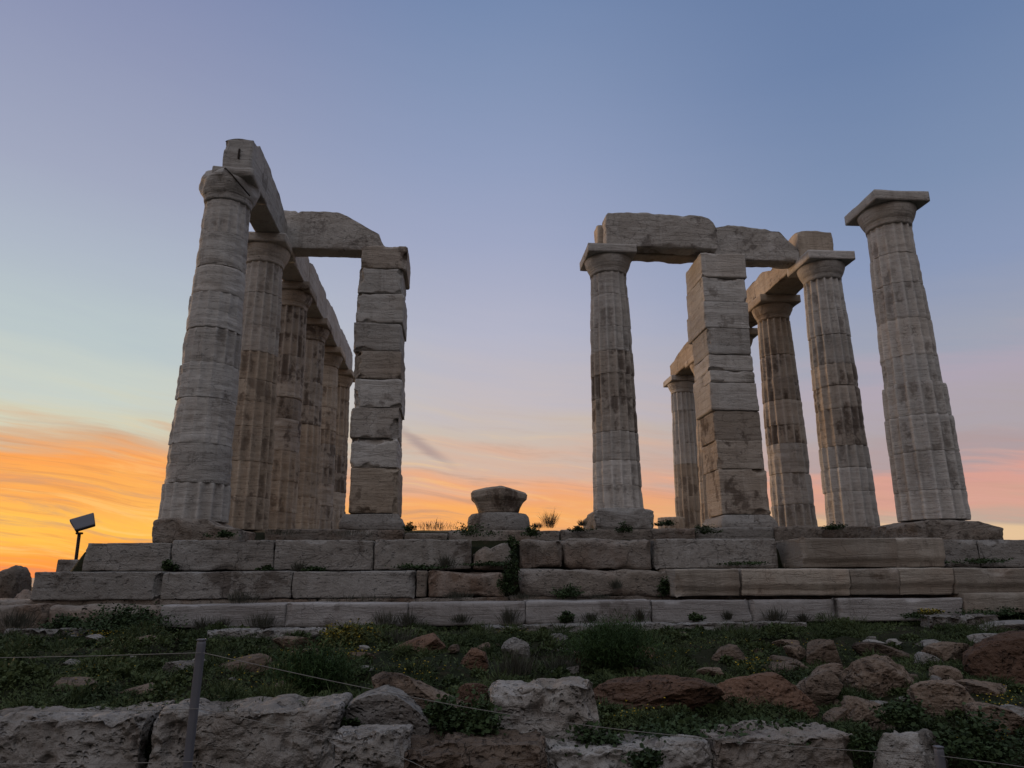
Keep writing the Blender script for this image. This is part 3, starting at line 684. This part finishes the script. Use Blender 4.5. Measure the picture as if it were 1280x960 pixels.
# the low stylobate edge of the porch behind
course('low worn kerb of the porch floor behind the top step', [
    (330, 505, M_ROUGH, dict(py=665, r=.04)), (505, 560, M_ROUGH, dict(py=665, r=.04, zt=-.09)), (560, 700, M_ROUGH, dict(py=665, zt=-.04, r=.04)), (700, 815, M_ROUGH, dict(py=665, r=.05)), (815, 870, M_ROUGH, dict(py=665, r=.04, zt=.0)),
    (870, 968, M_LIME, dict(py=665, zt=.02, r=.03)), (968, 1110, M_ROUGH, dict(py=665, r=.03, zt=.03))], -.03, -.5, 1.55, 86, .7, 'stone_kerb')
v, q = block_mesh((12.6, 12.6, .4), 87, .25, .03, .02, 1.)
o = mesh_obj('porch_floor', v, q, M_FILL); o.location = (0, 8.6, -.405); o['kind'] = 'structure'
for i, (x0, x1, y0, y1, Y, lab, mat) in enumerate([
        (72, 108, 699, 716, -.9, 'single step block beside the floodlight at the left platform corner', M_LIME)]):
    A = at(x0, y0, Y); B = at(x1, y1, Y)
    v, q = block_mesh((B[0]-A[0], .9, .5), 90+i, .05, .012, .006); o = mesh_obj('stone_block', v, q, mat); o.location = ((A[0]+B[0])/2, Y+.45, A[2]-.5)
    tag(o, lab, 'stone block')

# ------------------------------------------------------------------ rocks and blocks of the bank and the old terrace wall
ROCKS = []
def rock(bb, label, mat, seed, kind='boulder', Y=None, name='rock', cat='rock', sink=.25, dep=.75, cuts=9, amp=.10, sq=2.6, yaw=0., pits=0., shear=0., n=18):
    x0, y0, x1, y1 = bb; cx = (x0+x1)/2
    P = ground_hit(cx, y1-2) if Y is None else at(cx, y1, Y)
    Yb = P[1]; A = at(x0, (y0+y1)/2, Yb); B = at(x1, (y0+y1)/2, Yb)
    w = B[0]-A[0]; zt = at(cx, y0, Yb+.15*w)[2]; zb = P[2] if Y is None else at(cx, y1, Yb)[2]
    h = zt-zb; d = w*dep
    if kind == 'boulder':
        H = h*(1+sink); v, q = boulder_mesh((w*1.04, d, H), seed, n, cuts, amp, sq, pits)
        v[:, 0] += shear*v[:, 2]; loc = (A[0]/2+B[0]/2, Yb+d*.42, zt-H/2)
    else:
        H = h*(1+sink); v, q = block_mesh((w, d, H), seed, max(.011, w/90), min(H, d)*.08, H*.045, 1.6, 2.6/max(w, .3), pits=.10, bites=4)
        v[:, 0] += shear*(v[:, 2]-H/2); loc = (A[0]/2+B[0]/2, Yb+d*.5, zt-H)
    ROCKS.append(((A[0]+B[0])/2, Yb+d*.3, w/2, d/2)); o = mesh_obj(name, v, q, mat); o.location = loc; o.rotation_euler.z = yaw
    return tag(o, label, cat)

WB = dict(name='wall_block', cat='stone block', kind='block')
rock((-70, 888, 173, 1060), 'huge pitted limestone block at the lower left corner', M_WALL, 201, Y=-7.25, sink=.5, dep=.45, **WB)
rock((183, 882, 420, 1060), 'wide limestone wall block behind the grey fence post', M_WALL, 202, Y=-7.22, sink=.5, dep=.45, **WB)
rock((430, 862, 537, 930), 'grey rounded limestone block right of the wide wall block', M_GREYR, 203, Y=-7.15, sink=.2, dep=.7, cuts=6, sq=4.5, amp=.07)
rock((417, 913, 513, 960), 'low grey limestone block at the bottom below the rounded block', M_WALL, 204, Y=-7.55, sink=.3, dep=.6, **WB)
rock((617, 854, 751, 926), 'pale flat topped limestone block in the middle of the bank', M_WALL, 205, Y=-7.05, sink=.2, dep=.6, shear=-.12, **WB)
rock((682, 926, 896, 1060), 'low pale lichened wall stone at the bottom centre', M_WALL, 206, Y=-7.35, sink=.3, dep=.5, **WB)
rock((897, 914, 1077, 1060), 'smooth brownish wall block at the bottom right of centre', M_ROUGH, 207, Y=-7.35, sink=.3, dep=.5, **WB)
rock((1088, 915, 1212, 1060), 'pale sloping lichened wall stone behind the short right post', M_WALL, 208, Y=-7.3, sink=.3, dep=.6, cuts=5, sq=4., amp=.10, shear=.1)
rock((500, 930, 690, 1060), 'flat brown ledge slab at the bottom between the wall stones', M_BROWN, 209, Y=-7.62, sink=.2, dep=.9, **WB)
rock((462, 840, 578, 906), 'slanting rock with a pale weathered top beside the rounded grey block', M_BROWN, 210, dep=.6, shear=-.55, amp=.09)
rock((570, 855, 612, 900), 'small upright reddish rock left of the pale flat topped block', M_RED, 211)
rock((475, 792, 556, 826), 'flattened reddish boulder in the grass below the pale marble course', M_RED, 212, cuts=6, sq=2.3)
rock((335, 795, 407, 818), 'flat brown rock beside the yellow flowered bush', M_BROWN, 213)
rock((93, 797, 177, 810), 'long low tan stone in the grass at the far left', M_BROWN, 214, sink=.6)
rock((574, 810, 610, 846), 'squat reddish rock between boulder and grey stone', M_RED, 215)
rock((594, 803, 614, 818), 'little pale brown stone perched above the squat reddish rock', M_BROWN, 216, n=10)
rock((628, 797, 662, 826), 'pale grey rounded stone in the grass left of the feathery bush', M_GREYR, 217)
rock((722, 812, 764, 838), 'reddish rock peeping out below the feathery bush', M_RED, 218)
rock((783, 808, 820, 828), 'reddish rock at the right foot of the feathery bush', M_RED, 219, n=12)
rock((894, 806, 936, 836), 'round brown rock alone in the grass right of the feathery bush', M_BROWN, 220)
rock((984, 806, 1009, 826), 'small rounded brown rock left of the tall domed rock', M_BROWN, 221, n=10)
rock((1012, 800, 1054, 834), 'tall domed dark brown rock in the grass', M_BROWN, 222, cuts=5)
rock((968, 820, 1000, 836), 'small low brown rock above the big red slab boulder', M_BROWN, 223, n=10)
rock((960, 829, 1008, 850), 'flat topped tan rock resting behind the big red slab boulder', M_BROWN, 224)
rock((1016, 830, 1062, 856), 'angular tan rock right of the flat topped tan rock', M_BROWN, 225)
rock((903, 840, 1034, 903), 'largest smooth red boulder on the bank', M_RED, 226, cuts=1, sq=2.2, amp=.08, n=26)
rock((1004, 838, 1058, 882), 'brown rock leaning on the right end of the largest red boulder', M_BROWN, 227)
rock((750, 846, 911, 906), 'long flat red boulder with a layered edge left of the largest red boulder', M_RED, 228, cuts=3, sq=2.3, amp=.13, shear=.2, n=26)
rock((1073, 820, 1164, 878), 'bulky brown boulder with furrowed top', M_BROWN, 229, cuts=4, sq=2.3, amp=.14, n=22)
rock((1148, 815, 1181, 843), 'small round whitish stone', M_GREYR, 230, cuts=4)
rock((1168, 802, 1228, 840), 'blocky tan rock right of the small whitish stone', M_BROWN, 231, cuts=10)
rock((1222, 792, 1262, 816), 'pale grey stone behind the dark red boulder at the right edge', M_GREYR, 232)
rock((1232, 790, 1320, 862), 'big dark red boulder at the right edge', M_RED, 233, cuts=1, sq=2.3, n=22)
rock((1250, 776, 1330, 796), 'flat pale slab near the right edge below the steps', M_GREYR, 234, sink=.6)
rock((1170, 832, 1208, 866), 'pointed brown rock wedged below the blocky tan rock', M_BROWN, 235)
rock((1163, 852, 1242, 908), 'angular striated brown boulder at the lower right', M_BROWN, 236, cuts=12, amp=.12, n=22)
rock((1216, 850, 1276, 880), 'flat reddish brown rock under the dark red boulder', M_BROWN, 237)
rock((1068, 872, 1126, 918), 'split grey brown rock above the pale sloping wall stone', M_BROWN, 238, shear=-.4)
rock((1038, 884, 1074, 912), 'small brown rock left of the split rock', M_BROWN, 239, n=10)
rock((1072, 802, 1145, 826), 'flat slab half sunk in grass above the furrowed boulder', M_BROWN, 240, sink=.6, dep=.5)
rock((198, 826, 252, 842), 'pale flat stone in the left grass beside the fence post', M_GREYR, 241, sink=1., n=12)
rock((268, 818, 342, 846), 'flat earthy rock right of the fence post', M_BROWN, 242, sink=1., n=14)
rock((55, 848, 118, 866), 'low brown stone showing through the left grass', M_BROWN, 243, sink=1., n=12)
rock((138, 856, 200, 872), 'sunken tan stone just above the wall at left', M_BROWN, 244, sink=1., n=12)
rock((0, 785, 112, 800), 'flat pale footing slab at the far left below the foundation', M_GREYR, 245, sink=1., dep=.3, name='footing_slab', cat='slab', kind='block')
rock((258, 785, 420, 800), 'narrow pale footing slab below the left end of the marble course', M_GREYR, 246, sink=1., dep=.22, name='footing_slab', cat='slab', kind='block')
rock((600, 775, 1010, 792), 'long thin pale footing slab below the middle of the marble course', M_GREYR, 247, sink=1., dep=.06, name='footing_slab', cat='slab', kind='block')
rock((1165, 768, 1250, 788), 'rough pale footing slab at the right below the marble course', M_GREYR, 248, sink=1., dep=.3, name='footing_slab', cat='slab', kind='block')
rock((705, 832, 724, 846), 'tiny pale stone below the feathery bush', M_GREYR, 249, n=9)
rock((860, 838, 905, 852), 'small half buried stone beside the long red boulder', M_BROWN, 250, n=10, sink=.8)
rock((1228, 880, 1300, 930), 'dark rock overgrown by leaves at the lower right edge', M_BROWN, 251)
rock((430, 815, 470, 832), 'low grey brown stone under the yellow flowered bush', M_BROWN, 252, n=12)
v, q = boulder_mesh((.80, .9, 1.3), 260, 20, 6, .07, 2.4); v[:, 0] *= 1-.55*v[:, 2]; v[:, 0] -= .12*v[:, 2]; o = mesh_obj('rock', v, q, M_ROUGH); A = at(6, 709, .7); o.location = (A[0]-.02, .9, A[2]-.62)
tag(o, 'upright pointed boulder standing at the left edge before the sea', 'rock')
v, q = boulder_mesh((.62, .6, .7), 261, 18, 7, .10, 2.2); v[:, 0] -= .5*v[:, 2]; o = mesh_obj('rock', v, q, M_ROUGH); A = at(28, 728, .2); o.location = (A[0]-.02, .4, A[2]-.46)
tag(o, 'low sloping boulder between the left edge and the platform corner', 'rock')
# little stones strewn over the bank
rs_ = np.random.RandomState(19)
protos = [boulder_mesh((1, .8, .62), 280+k, 6, 5, .12) for k in range(6)]
for k in range(90):
    px, py = (rs_.uniform(20, 1270), rs_.uniform(796, 868)) if k < 50 else (rs_.uniform(560, 1270), rs_.uniform(800, 905))
    P = ground_hit(px, py); sc_ = rs_.uniform(.05, .14) if k % 3 else rs_.uniform(.14, .30); fl_ = 1. if k % 3 else .5
    v, q = protos[k % 6]; o = mesh_obj('small_stone', v*sc_*np.array([1, 1, fl_]), q, (M_BROWN, M_GREYR, M_BROWN, M_LIME)[k % 4]); o.location = (P[0], P[1], float(land_z(P[0], P[1]))+sc_*.24*fl_); o.rotation_euler = (0, 0, rs_.uniform(0, 6.28))
    tag(o, 'small stone half buried in the grass of the bank', 'stone', 'small stones strewn in the grass')

# ------------------------------------------------------------------ plants
def leaves(base, length, width, direction, bend, rng):
    """n bent leaf blades as two quads each"""
    n = len(base); d = direction/np.linalg.norm(direction, axis=1, keepdims=True)
    up = np.array([0, 0, 1.]); s = np.cross(d, up+rng.normal(size=(n, 3))*.6); s /= np.linalg.norm(s, axis=1, keepdims=True)+1e-9
    w = (s*width[:, None]*.5); m = base+d*(length*.55)[:, None]
    tip = base+d*length[:, None]+np.stack([d[:, 0]*0, d[:, 1]*0, -bend*length], 1)
    V = np.stack([base-w*.5, base+w*.5, m+w, m-w, tip+w*.12, tip-w*.12], 1).reshape(-1, 3)
    i = np.arange(n)*6
    Q = np.concatenate([np.stack([i, i+1, i+2, i+3], 1), np.stack([i+3, i+2, i+4, i+5], 1)])
    return V, Q
def scatter_plant(loc, w, d, h, kind, seed, n):
    rng = np.random.RandomState(seed)
    if kind == 'leafy':
        nst = max(5, n//45); st = rng.normal(size=(nst, 3))*np.array([w*.24, d*.24, 0]); hh = h*rng.uniform(.45, 1., nst)*(1-.5*np.minimum(1, np.hypot(st[:, 0]/w*2, st[:, 1]/d*2))**2)
        k = rng.randint(0, nst, n); t = rng.uniform(.1, 1, n)**.75
        base = st[k]*(.5+.6*t[:, None]); base[:, 2] = hh[k]*t
        base += rng.normal(size=(n, 3))*np.array([.10*w, .10*d, .05*h])
        dr = rng.normal(size=(n, 3)); dr[:, 2] = np.abs(dr[:, 2])*.6+.1
        L = rng.uniform(.018, .042, n); Wd = L*rng.uniform(.5, .9, n); base[:, 2] = np.maximum(base[:, 2], .0)
        V, Q = leaves(base, L, Wd, dr, rng.uniform(0, .5, n), rng)
    elif kind == 'tuft':
        base = rng.normal(size=(n, 3))*np.array([w*.17, d*.17, 0]); base[:, 2] = rng.uniform(0, .35, n)*h*rng.uniform(0, 1, n)
        dr = base*np.array([1.3, 1.3, 0])/max(w, .05)+rng.normal(size=(n, 3))*.22; dr[:, 2] = 1.
        L = h*rng.uniform(.35, .9, n); V, Q = leaves(base, L, rng.uniform(.003, .008, n), dr, rng.uniform(0, .2, n), rng)
    else:   # feathery
        nst = max(7, n//130); th = rng.uniform(0, 6.28, nst); sp_ = np.sqrt(rng.uniform(0, 1, nst))
        k = rng.randint(0, nst, n); t = rng.uniform(.05, 1, n)
        top = np.stack([np.cos(th)*sp_*w*.50, np.sin(th)*sp_*d*.50, h*(1-.5*sp_**2.5)*rng.uniform(.74, 1.0, nst)], 1)
        base = top[k]*np.stack([t**1.3, t**1.3, t], 1)+rng.normal(size=(n, 3))*np.array([.045, .045, .035])*(.4+t[:, None])
        base[:, 2] = np.maximum(base[:, 2], 0)
        dr = top[k]*.6+rng.normal(size=(n, 3))*.35; dr[:, 2] += .25
        V, Q = leaves(base, rng.uniform(.03, .075, n), rng.uniform(.003, .007, n), dr, rng.uniform(.0, .5, n), rng)
    return V+np.asarray(loc)*0, Q
def plant(px, py, w, h, kind, label, seed, n=420, Y=None, mat=None, name='shrub', cat='shrub', flowers=0, z=None, d=None):
    P = ground_hit(px, py) if Y is None else at(px, py, Y)
    dist = P[1]-CY; s = dist/FOC; ww = w*s; hh = h*s
    V, Q = scatter_plant((0, 0, 0), ww, d or ww*.8, hh, kind, seed, n)
    o = mesh_obj(name, V, Q, mat or {'leafy': M_LEAF, 'tuft': M_DRY, 'feathery': M_FENNEL}[kind], smooth=False)
    o.location = (P[0], P[1], (P[2] if z is None else z)-.01); tag(o, label, cat)
    if flowers:
        rng = np.random.RandomState(seed+1); c = V[rng.choice(np.where(V[:, 2] > hh*.45)[0], flowers)]
        fv, fq = flower_mesh(c+np.array([0, -.01, .012]), rng); mesh_obj('flowers', fv, fq, M_YEL, o, smooth=False)['kind'] = 'stuff'
    return o
def flower_mesh(c, rng, r=.011):
    V = []; Q = []; n = len(c)
    for j in range(4):
        th = j*math.pi/2+rng.uniform(0, 6.28, n); dr = np.stack([np.cos(th), np.sin(th), rng.uniform(.1, .8, n)], 1)
        v, q = leaves(c, rng.uniform(.7, 1.3, n)*r, np.full(n, r*.9), dr, np.zeros(n), rng); V.append((v, q))
    return join_meshes(V)

def in_steps(seed, lst):
    for i, (px, py, w, h, kind, Y, lab) in enumerate(lst):
        plant(px, py, w, h, kind, lab, seed+i, {'leafy': 560, 'tuft': 190, 'feathery': 900}[kind], Y)
in_steps(300, [
    (300, 754, 46, 20, 'tuft', -2.55, 'grey dry tuft on the ledge above the left end of the marble course'),
    (252, 791, 22, 24, 'tuft', -2.85, 'dry tuft leaning on the marble course just above the fence post'),
    (275, 788, 22, 20, 'tuft', -2.83, 'dry sprigs on the marble course right of the fence post'),
    (325, 785, 40, 24, 'tuft', -2.82, 'broad dry tuft in front of the left marble block joint'),
    (482, 784, 36, 24, 'tuft', -2.85, 'dry lavender like sprigs right of the yellow bush'),
    (510, 782, 26, 22, 'tuft', -2.86, 'second dry sprig clump left of the marble joint'),
    (576, 778, 26, 14, 'tuft', -2.82, 'small dry tuft low on the marble course left of the middle'),
    (636, 779, 26, 23, 'tuft', -2.82, 'rounded dry tuft before the marble course below the crack shrub'),
    (711, 778, 20, 16, 'leafy', -2.82, 'small green tuft at the foot of the marble course'),
    (738, 776, 18, 14, 'tuft', -2.82, 'short dry tuft left above the feathery bush'),
    (800, 776, 14, 20, 'tuft', -2.82, 'thin dry sprig right above the feathery bush'),
    (872, 775, 18, 10, 'leafy', -2.82, 'low green cushion on the marble course right of centre'),
    (910, 774, 12, 14, 'tuft', -2.82, 'thin sprig beside the low green cushion'),
    (970, 777, 28, 22, 'tuft', -2.83, 'dark bushy dry tuft at the right part of the marble course'),
    (1004, 777, 14, 14, 'tuft', -2.83, 'small pale sprig right of the dark bushy tuft'),
    (640, 734, 20, 60, 'leafy', -2.36, 'tall leafy shrub growing in the broken gap of the steps'),
    (632, 742, 22, 30, 'leafy', -2.45, 'dark leafy clump at the foot of the broken gap'),
    (708, 748, 34, 20, 'leafy', -2.40, 'green clump in front of the long crumbling block'),
    (770, 735, 15, 14, 'tuft', -2.36, 'dry sprig on the face of the long crumbling block'),
    (832, 746, 18, 30, 'leafy', -2.32, 'dark clump in the shadowed recess beside the banded marble'),
    (572, 748, 44, 14, 'tuft', -2.38, 'row of dry sprigs under the second step left of the gap'),
    (450, 751, 150, 10, 'tuft', -2.42, 'long fringe of grass on the ledge above the marble course'),
    (655, 748, 40, 10, 'tuft', -2.42, 'low dry tuft on the ledge below the broken gap'),
    (748, 748, 40, 8, 'tuft', -2.42, 'low dry tuft on the ledge below the crumbling block'),
    (209, 713, 18, 14, 'leafy', -1.98, 'small dark weed at the foot of the top step far left'),
    (332, 713, 16, 8, 'leafy', -1.98, 'tiny flat weed at the foot of the top step'),
    (372, 713, 20, 15, 'tuft', -2.0, 'grey dry tuft at the foot of the top step left of the pillar'),
    (392, 713, 20, 6, 'leafy', -2.0, 'flat dark weed right of the grey dry tuft'),
    (558, 710, 26, 22, 'tuft', -2.0, 'dry sprigs at the foot of the top step before the broken block'),
    (525, 711, 50, 8, 'leafy', -2.0, 'low green fringe under the top step left of the gap'),
    (612, 707, 50, 6, 'leafy', -2.0, 'green fringe under the jagged broken block'),
    (940, 706, 64, 7, 'leafy', -2.0, 'low green fringe left of the protruding marble blocks'),
    (1232, 704, 80, 8, 'leafy', -2.0, 'green fringe under the grey blocks at the right edge'),
    (640, 688, 18, 26, 'leafy', -1.72, 'dark green shrub hanging over the broken gap of the top step'),
    (586, 671, 54, 20, 'leafy', -1.5, 'spreading dark shrub below the column stub'),
    (663, 670, 26, 14, 'leafy', -1.5, 'round dark shrub right of the column stub'),
    (780, 666, 24, 14, 'leafy', 1.2, 'brownish weed before the footing of the middle column'),
    (724, 664, 20, 8, 'leafy', 1.4, 'low weed left of the footing of the middle column'),
    (882, 668, 34, 14, 'leafy', 1.2, 'green shrub before the base of the right square pillar'),
    (1046, 662, 36, 10, 'leafy', 1.0, 'dark low shrub between the second and front right columns'),
    (835, 657, 30, 8, 'leafy', 1.2, 'little weed below the fallen drum'),
    (278, 672, 30, 10, 'leafy', -.9, 'low weed on the crumbled ledge beside the left front column'),
    (350, 668, 60, 9, 'tuft', 1.2, 'thin grass before the left row of columns'),
    (440, 669, 90, 10, 'tuft', 1.3, 'thin grass at the foot of the left square pillar'),
    (545, 663, 70, 16, 'tuft', 1.4, 'thin dry grass on the skyline right of the left square pillar'),
    (512, 664, 18, 12, 'leafy', 1.4, 'green weed at the right foot of the left square pillar'),
    (687, 660, 18, 26, 'tuft', 1.5, 'tall thin stalks on the skyline right of the column stub'),
    (728, 657, 14, 10, 'tuft', 1.7, 'short stalks on the skyline beside the middle column footing'),
    (672, 660, 24, 9, 'tuft', 1.5, 'small grass tuft on the skyline beside the stub')])
plant(150, 792, 110, 36, 'leafy', 'wide dark leafy shrub before the rough left foundation', 400, 4200, Y=-2.95)
plant(85, 788, 40, 20, 'leafy', 'low dark shrub left of the wide dark shrub', 401, 1300, Y=-2.95)
plant(20, 785, 46, 24, 'tuft', 'grey dry bush at the far left foundation', 402, 260, Y=-2.95)
plant(768, 842, 112, 66, 'feathery', 'large dark feathery fennel bush in the middle of the bank', 403, 20000)
plant(388, 868, 98, 56, 'feathery', 'dark green feathery bush above the wide wall block', 404, 13000)
plant(432, 815, 76, 38, 'leafy', 'yellow flowered bush below the marble course', 405, 1100, flowers=110, mat=M_YLEAF)
plant(500, 812, 50, 34, 'tuft', 'tall dry sprigs beside the yellow flowered bush', 406, 200)
plant(645, 848, 60, 40, 'tuft', 'grey green tuft of long narrow leaves before the pale grey stone', 407, 320)
plant(590, 925, 70, 60, 'leafy', 'dark leafy plant hanging in the gap left of the pale flat topped block', 408, 1500, Y=-7.15)
plant(560, 905, 50, 34, 'leafy', 'dark leafy plant below the slanting rock', 409, 900, Y=-7.1)
plant(740, 935, 90, 26, 'leafy', 'dark leafy fringe below the pale flat topped block', 410, 900, Y=-7.1)
plant(850, 917, 130, 20, 'leafy', 'dark leafy fringe below the long flat red boulder', 411, 1300, Y=-6.95)
plant(970, 917, 110, 18, 'leafy', 'dark leafy fringe below the largest red boulder', 412, 1100, Y=-6.95)
plant(1082, 945, 26, 40, 'leafy', 'trailing green weed between two wall blocks at the bottom right', 413, 500, Y=-7.42)
plant(1130, 905, 60, 34, 'leafy', 'dark leafy plant above the pale sloping wall stone', 414, 900, Y=-6.95)
plant(1238, 958, 90, 70, 'leafy', 'large dark leafy plant in the lower right corner', 415, 2200, Y=-7.3)
plant(1164, 768, 44, 8, 'leafy', 'low yellow flowering cushion at the right of the marble course', 416, 300, Y=-2.84, flowers=60, mat=M_YLEAF)
plant(1140, 772, 40, 8, 'leafy', 'low green cushion beside the yellow flowering cushion', 417, 300, Y=-2.86)
plant(1240, 770, 80, 14, 'leafy', 'leafy fringe before the veined block at the right', 418, 600, Y=-2.9)
plant(700, 840, 46, 26, 'tuft', 'dry twiggy tuft left of the feathery bush', 419, 200)
plant(445, 905, 40, 20, 'leafy', 'leafy weed between the wide and the rounded wall blocks', 420, 400, Y=-7.0)
plant(808, 962, 50, 26, 'leafy', 'weed growing before the low lichened wall stone', 421, 500, Y=-7.45)

# ground cover of the bank: nobody could count it
rng = np.random.RandomState(7)
N = 330000
y = -7.02+rng.uniform(0, 1, N)**1.2*4.35
x = rng.uniform(0, 1, N); x = -2.75-.26*(y+8)-2.2+x*(6.6+2.0*(y+8.))-.35*(y+8)
den = fbm(np.stack([x*1.1, y*1.6, x*0+2], 1), 61, 4)
keep = rng.uniform(0, 1, N) < np.clip(.66+2.0*den, .06, 1); x = x[keep]; y = y[keep]; den = den[keep]; n = len(x)
zc = land_z(x, y); tall = np.clip(.55+1.2*fbm(np.stack([x*2.1, y*2.1, x*0], 1), 77, 3), .2, 1.4)
base = np.stack([x, y, zc-.006], 1); base[:, 2] += rng.uniform(0, .045, n)*tall
dr = rng.normal(size=(n, 3)); dr[:, 2] = np.abs(rng.normal(size=n))*.7+.35
bl = rng.uniform(0, 1, n) < .45
Lg = np.where(bl, rng.uniform(.04, .11, n), rng.uniform(.018, .036, n))*(.6+.5*tall)
Wd = np.where(bl, rng.uniform(.003, .007, n), Lg*rng.uniform(.55, .9, n))
V, Q = leaves(base, Lg, Wd, dr, rng.uniform(0, .5, n), rng)
VV = [V]; QQ = [Q]; off_ = len(V)
for k in range(420):
    my = -7.0+rng.uniform()**1.2*4.1; mx = CX+(my-CY)*rng.uniform(-.62, .80)
    R_ = rng.uniform(.06, .20)
    if any(abs(mx-rx) < rw+R_*.6 and -rd-R_-.16 < my-ry < rd+R_ for rx, ry, rw, rd in ROCKS): R_ *= .35
    R_ = max(R_, .05); nl = int(60+1500*R_); H_ = R_*rng.uniform(.45, .9); thin = rng.uniform() < .4
    a_ = rng.uniform(0, 6.28, nl); ph = np.sqrt(rng.uniform(0, 1, nl)); hz = np.sqrt(np.clip(1-ph**2, 0, 1))*rng.uniform(.55, 1, nl)
    b_ = np.stack([mx+np.cos(a_)*ph*R_, my+np.sin(a_)*ph*R_, hz*H_], 1)+rng.normal(size=(nl, 3))*.008; b_[:, 2] += float(land_z(mx, my))
    d_ = np.stack([np.cos(a_)*ph, np.sin(a_)*ph, hz+.2], 1)+rng.normal(size=(nl, 3))*.45
    L_ = rng.uniform(.05, .13, nl) if thin else rng.uniform(.018, .042, nl)
    v_, q_ = leaves(b_, L_, rng.uniform(.003, .007, nl) if thin else L_*rng.uniform(.5, .85, nl), d_, rng.uniform(0, .5, nl), rng)
    VV.append(v_); QQ.append(q_+off_); off_ += len(v_)
V = np.concatenate(VV); Q = np.concatenate(QQ)
tag(mesh_obj('grass', V, Q, M_GRASS, smooth=False), 'dark green ground cover of the bank', 'grass', kind='stuff')
cen = [(130, 800, 36, 5, 130), (440, 832, 30, 8, 60), (520, 852, 40, 10, 40), (300, 845, 70, 20, 60), (380, 850, 40, 20, 50), (830, 830, 40, 10, 40), (950, 842, 30, 8, 50),
       (1250, 895, 40, 22, 90), (130, 845, 60, 16, 40), (640, 800, 60, 8, 30), (980, 820, 120, 15, 40), (800, 905, 40, 8, 30), (600, 925, 40, 14, 30), (1240, 940, 40, 15, 30)]
pts = []
for (px, py, sx, sy, k) in cen:
    for _ in range(k):
        p = ground_hit(px+rng.normal()*sx*.5, py+rng.normal()*sy*.5); pts.append((p[0], p[1], float(land_z(p[0], p[1]))+rng.uniform(.04, .09)))
fv, fq = flower_mesh(np.array(pts), rng, .009)
tag(mesh_obj('wild_flowers', fv, fq, M_YEL, smooth=False), 'scattered small yellow flowers in the ground cover', 'flowers', kind='stuff')

# ------------------------------------------------------------------ rope fence and floodlight
def post(px, top_py, Y, label, lean):
    A = at(px, top_py, Y); g = float(path_z(A[0])); P = empty('fence_post', (A[0], Y, g), label, 'post')
    h = A[2]-g; v, q = block_mesh((.038, .038, h+.05), 5, .03, .006, .001, .3); v[:, 2] -= .05
    v[:, 0] += lean*(v[:, 2]-h); mesh_obj('upright', v, q, M_STEEL, P)
    v, q = block_mesh((.041, .041, .010), 6, .02, .003, .0005, .3); v[:, 2] += h; mesh_obj('cap', v, q, M_STEEL, P)
    return A
pl = post(252, 801, -8., 'tall grey steel fence post at left holding three ropes', .012)
pr_ = post(1173, 935, -8., 'short grey steel post top at the bottom right', .01)
ropes = [([(-40, 823), (120, 820), (251, 816)], 'top rope running from the left edge to the grey post'),
         ([(-40, 888), (120, 889), (249, 886)], 'middle rope running from the left edge to the grey post'),
         ([(-40, 955), (120, 955), (246, 952)], 'bottom rope running from the left edge to the grey post'),
         ([(254, 816), (420, 853), (600, 888), (760, 911), (960, 931), (1172, 945)], 'top rope sagging from the grey post to the short right post'),
         ([(251, 886), (430, 926), (515, 950), (700, 1060)], 'middle rope descending right from the grey post'),
         ([(247, 952), (300, 966)], 'bottom rope leaving the grey post to the right'),
         ([(1176, 945), (1240, 953), (1330, 966)], 'rope continuing right from the short right post')]
for pts_, lab in ropes:
    W3d = [at(px, py, -8.035) for px, py in pts_]
    # smooth polyline
    W3d = np.array(W3d); t = np.linspace(0, len(W3d)-1, 24)
    Pp = np.stack([np.interp(t, np.arange(len(W3d)), W3d[:, k]) for k in range(3)], 1)
    for _ in range(3): Pp[1:-1] = (Pp[:-2]+2*Pp[1:-1]+Pp[2:])/4
    v, q = tube(Pp, .0019, 6); tag(mesh_obj('rope', v, q, M_ROPE), lab, 'rope', 'ropes of the fence')
Yf = .6
B = at(96, 698, Yf); Tp = at(99, 668, Yf); Cn = at(104, 655, Yf)
fl = empty('floodlight', (B[0], Yf, B[2]-.5), 'rectangular floodlight on a short pole behind the left platform corner', 'floodlight')
o0 = np.array([B[0], Yf, B[2]-.5])
v, q = tube([B-o0+np.array([0, 0, -.5]), Tp-o0], .026, 10); mesh_obj('pole', v, q, M_IRON, fl)
v, q = block_mesh((.10, .06, .035), 3, .02, .005, .001, .3); mesh_obj('bracket', v+(Tp-o0), q, M_IRON, fl)
v, q = tube([Tp-o0+np.array([-.03, 0, 0]), Tp-o0+np.array([-.04, 0, .09])], .018, 8); mesh_obj('bracket', v, q, M_IRON, fl)
def tilt_(v, c):
    Rm = np.array(Matrix.Rotation(math.radians(-24), 3, 'Y') @ Matrix.Rotation(math.radians(28), 3, 'Z') @ Matrix.Rotation(math.radians(-20), 3, 'X')); return v@Rm.T+c
def taper(v): v[:, 0] *= np.interp(v[:, 2], [0, .26], [.78, 1.0]); return v
v, q = block_mesh((.37, .07, .24), 4, .03, .01, .001, .2, prof=taper); v[:, 2] -= .13; mesh_obj('housing', tilt_(v, Cn-o0+np.array([0, 0, .03])), q, M_LAMP, fl)
v, q = block_mesh((.34, .012, .23), 4, .03, .003, .0005, .2, prof=taper); v[:, 2] -= .115; v[:, 1] += .043; mesh_obj('glass', tilt_(v, Cn-o0+np.array([0, 0, .03])), q, M_GLASS, fl)
scene.cycles.max_bounces = 6
scene.cycles.use_denoising = True
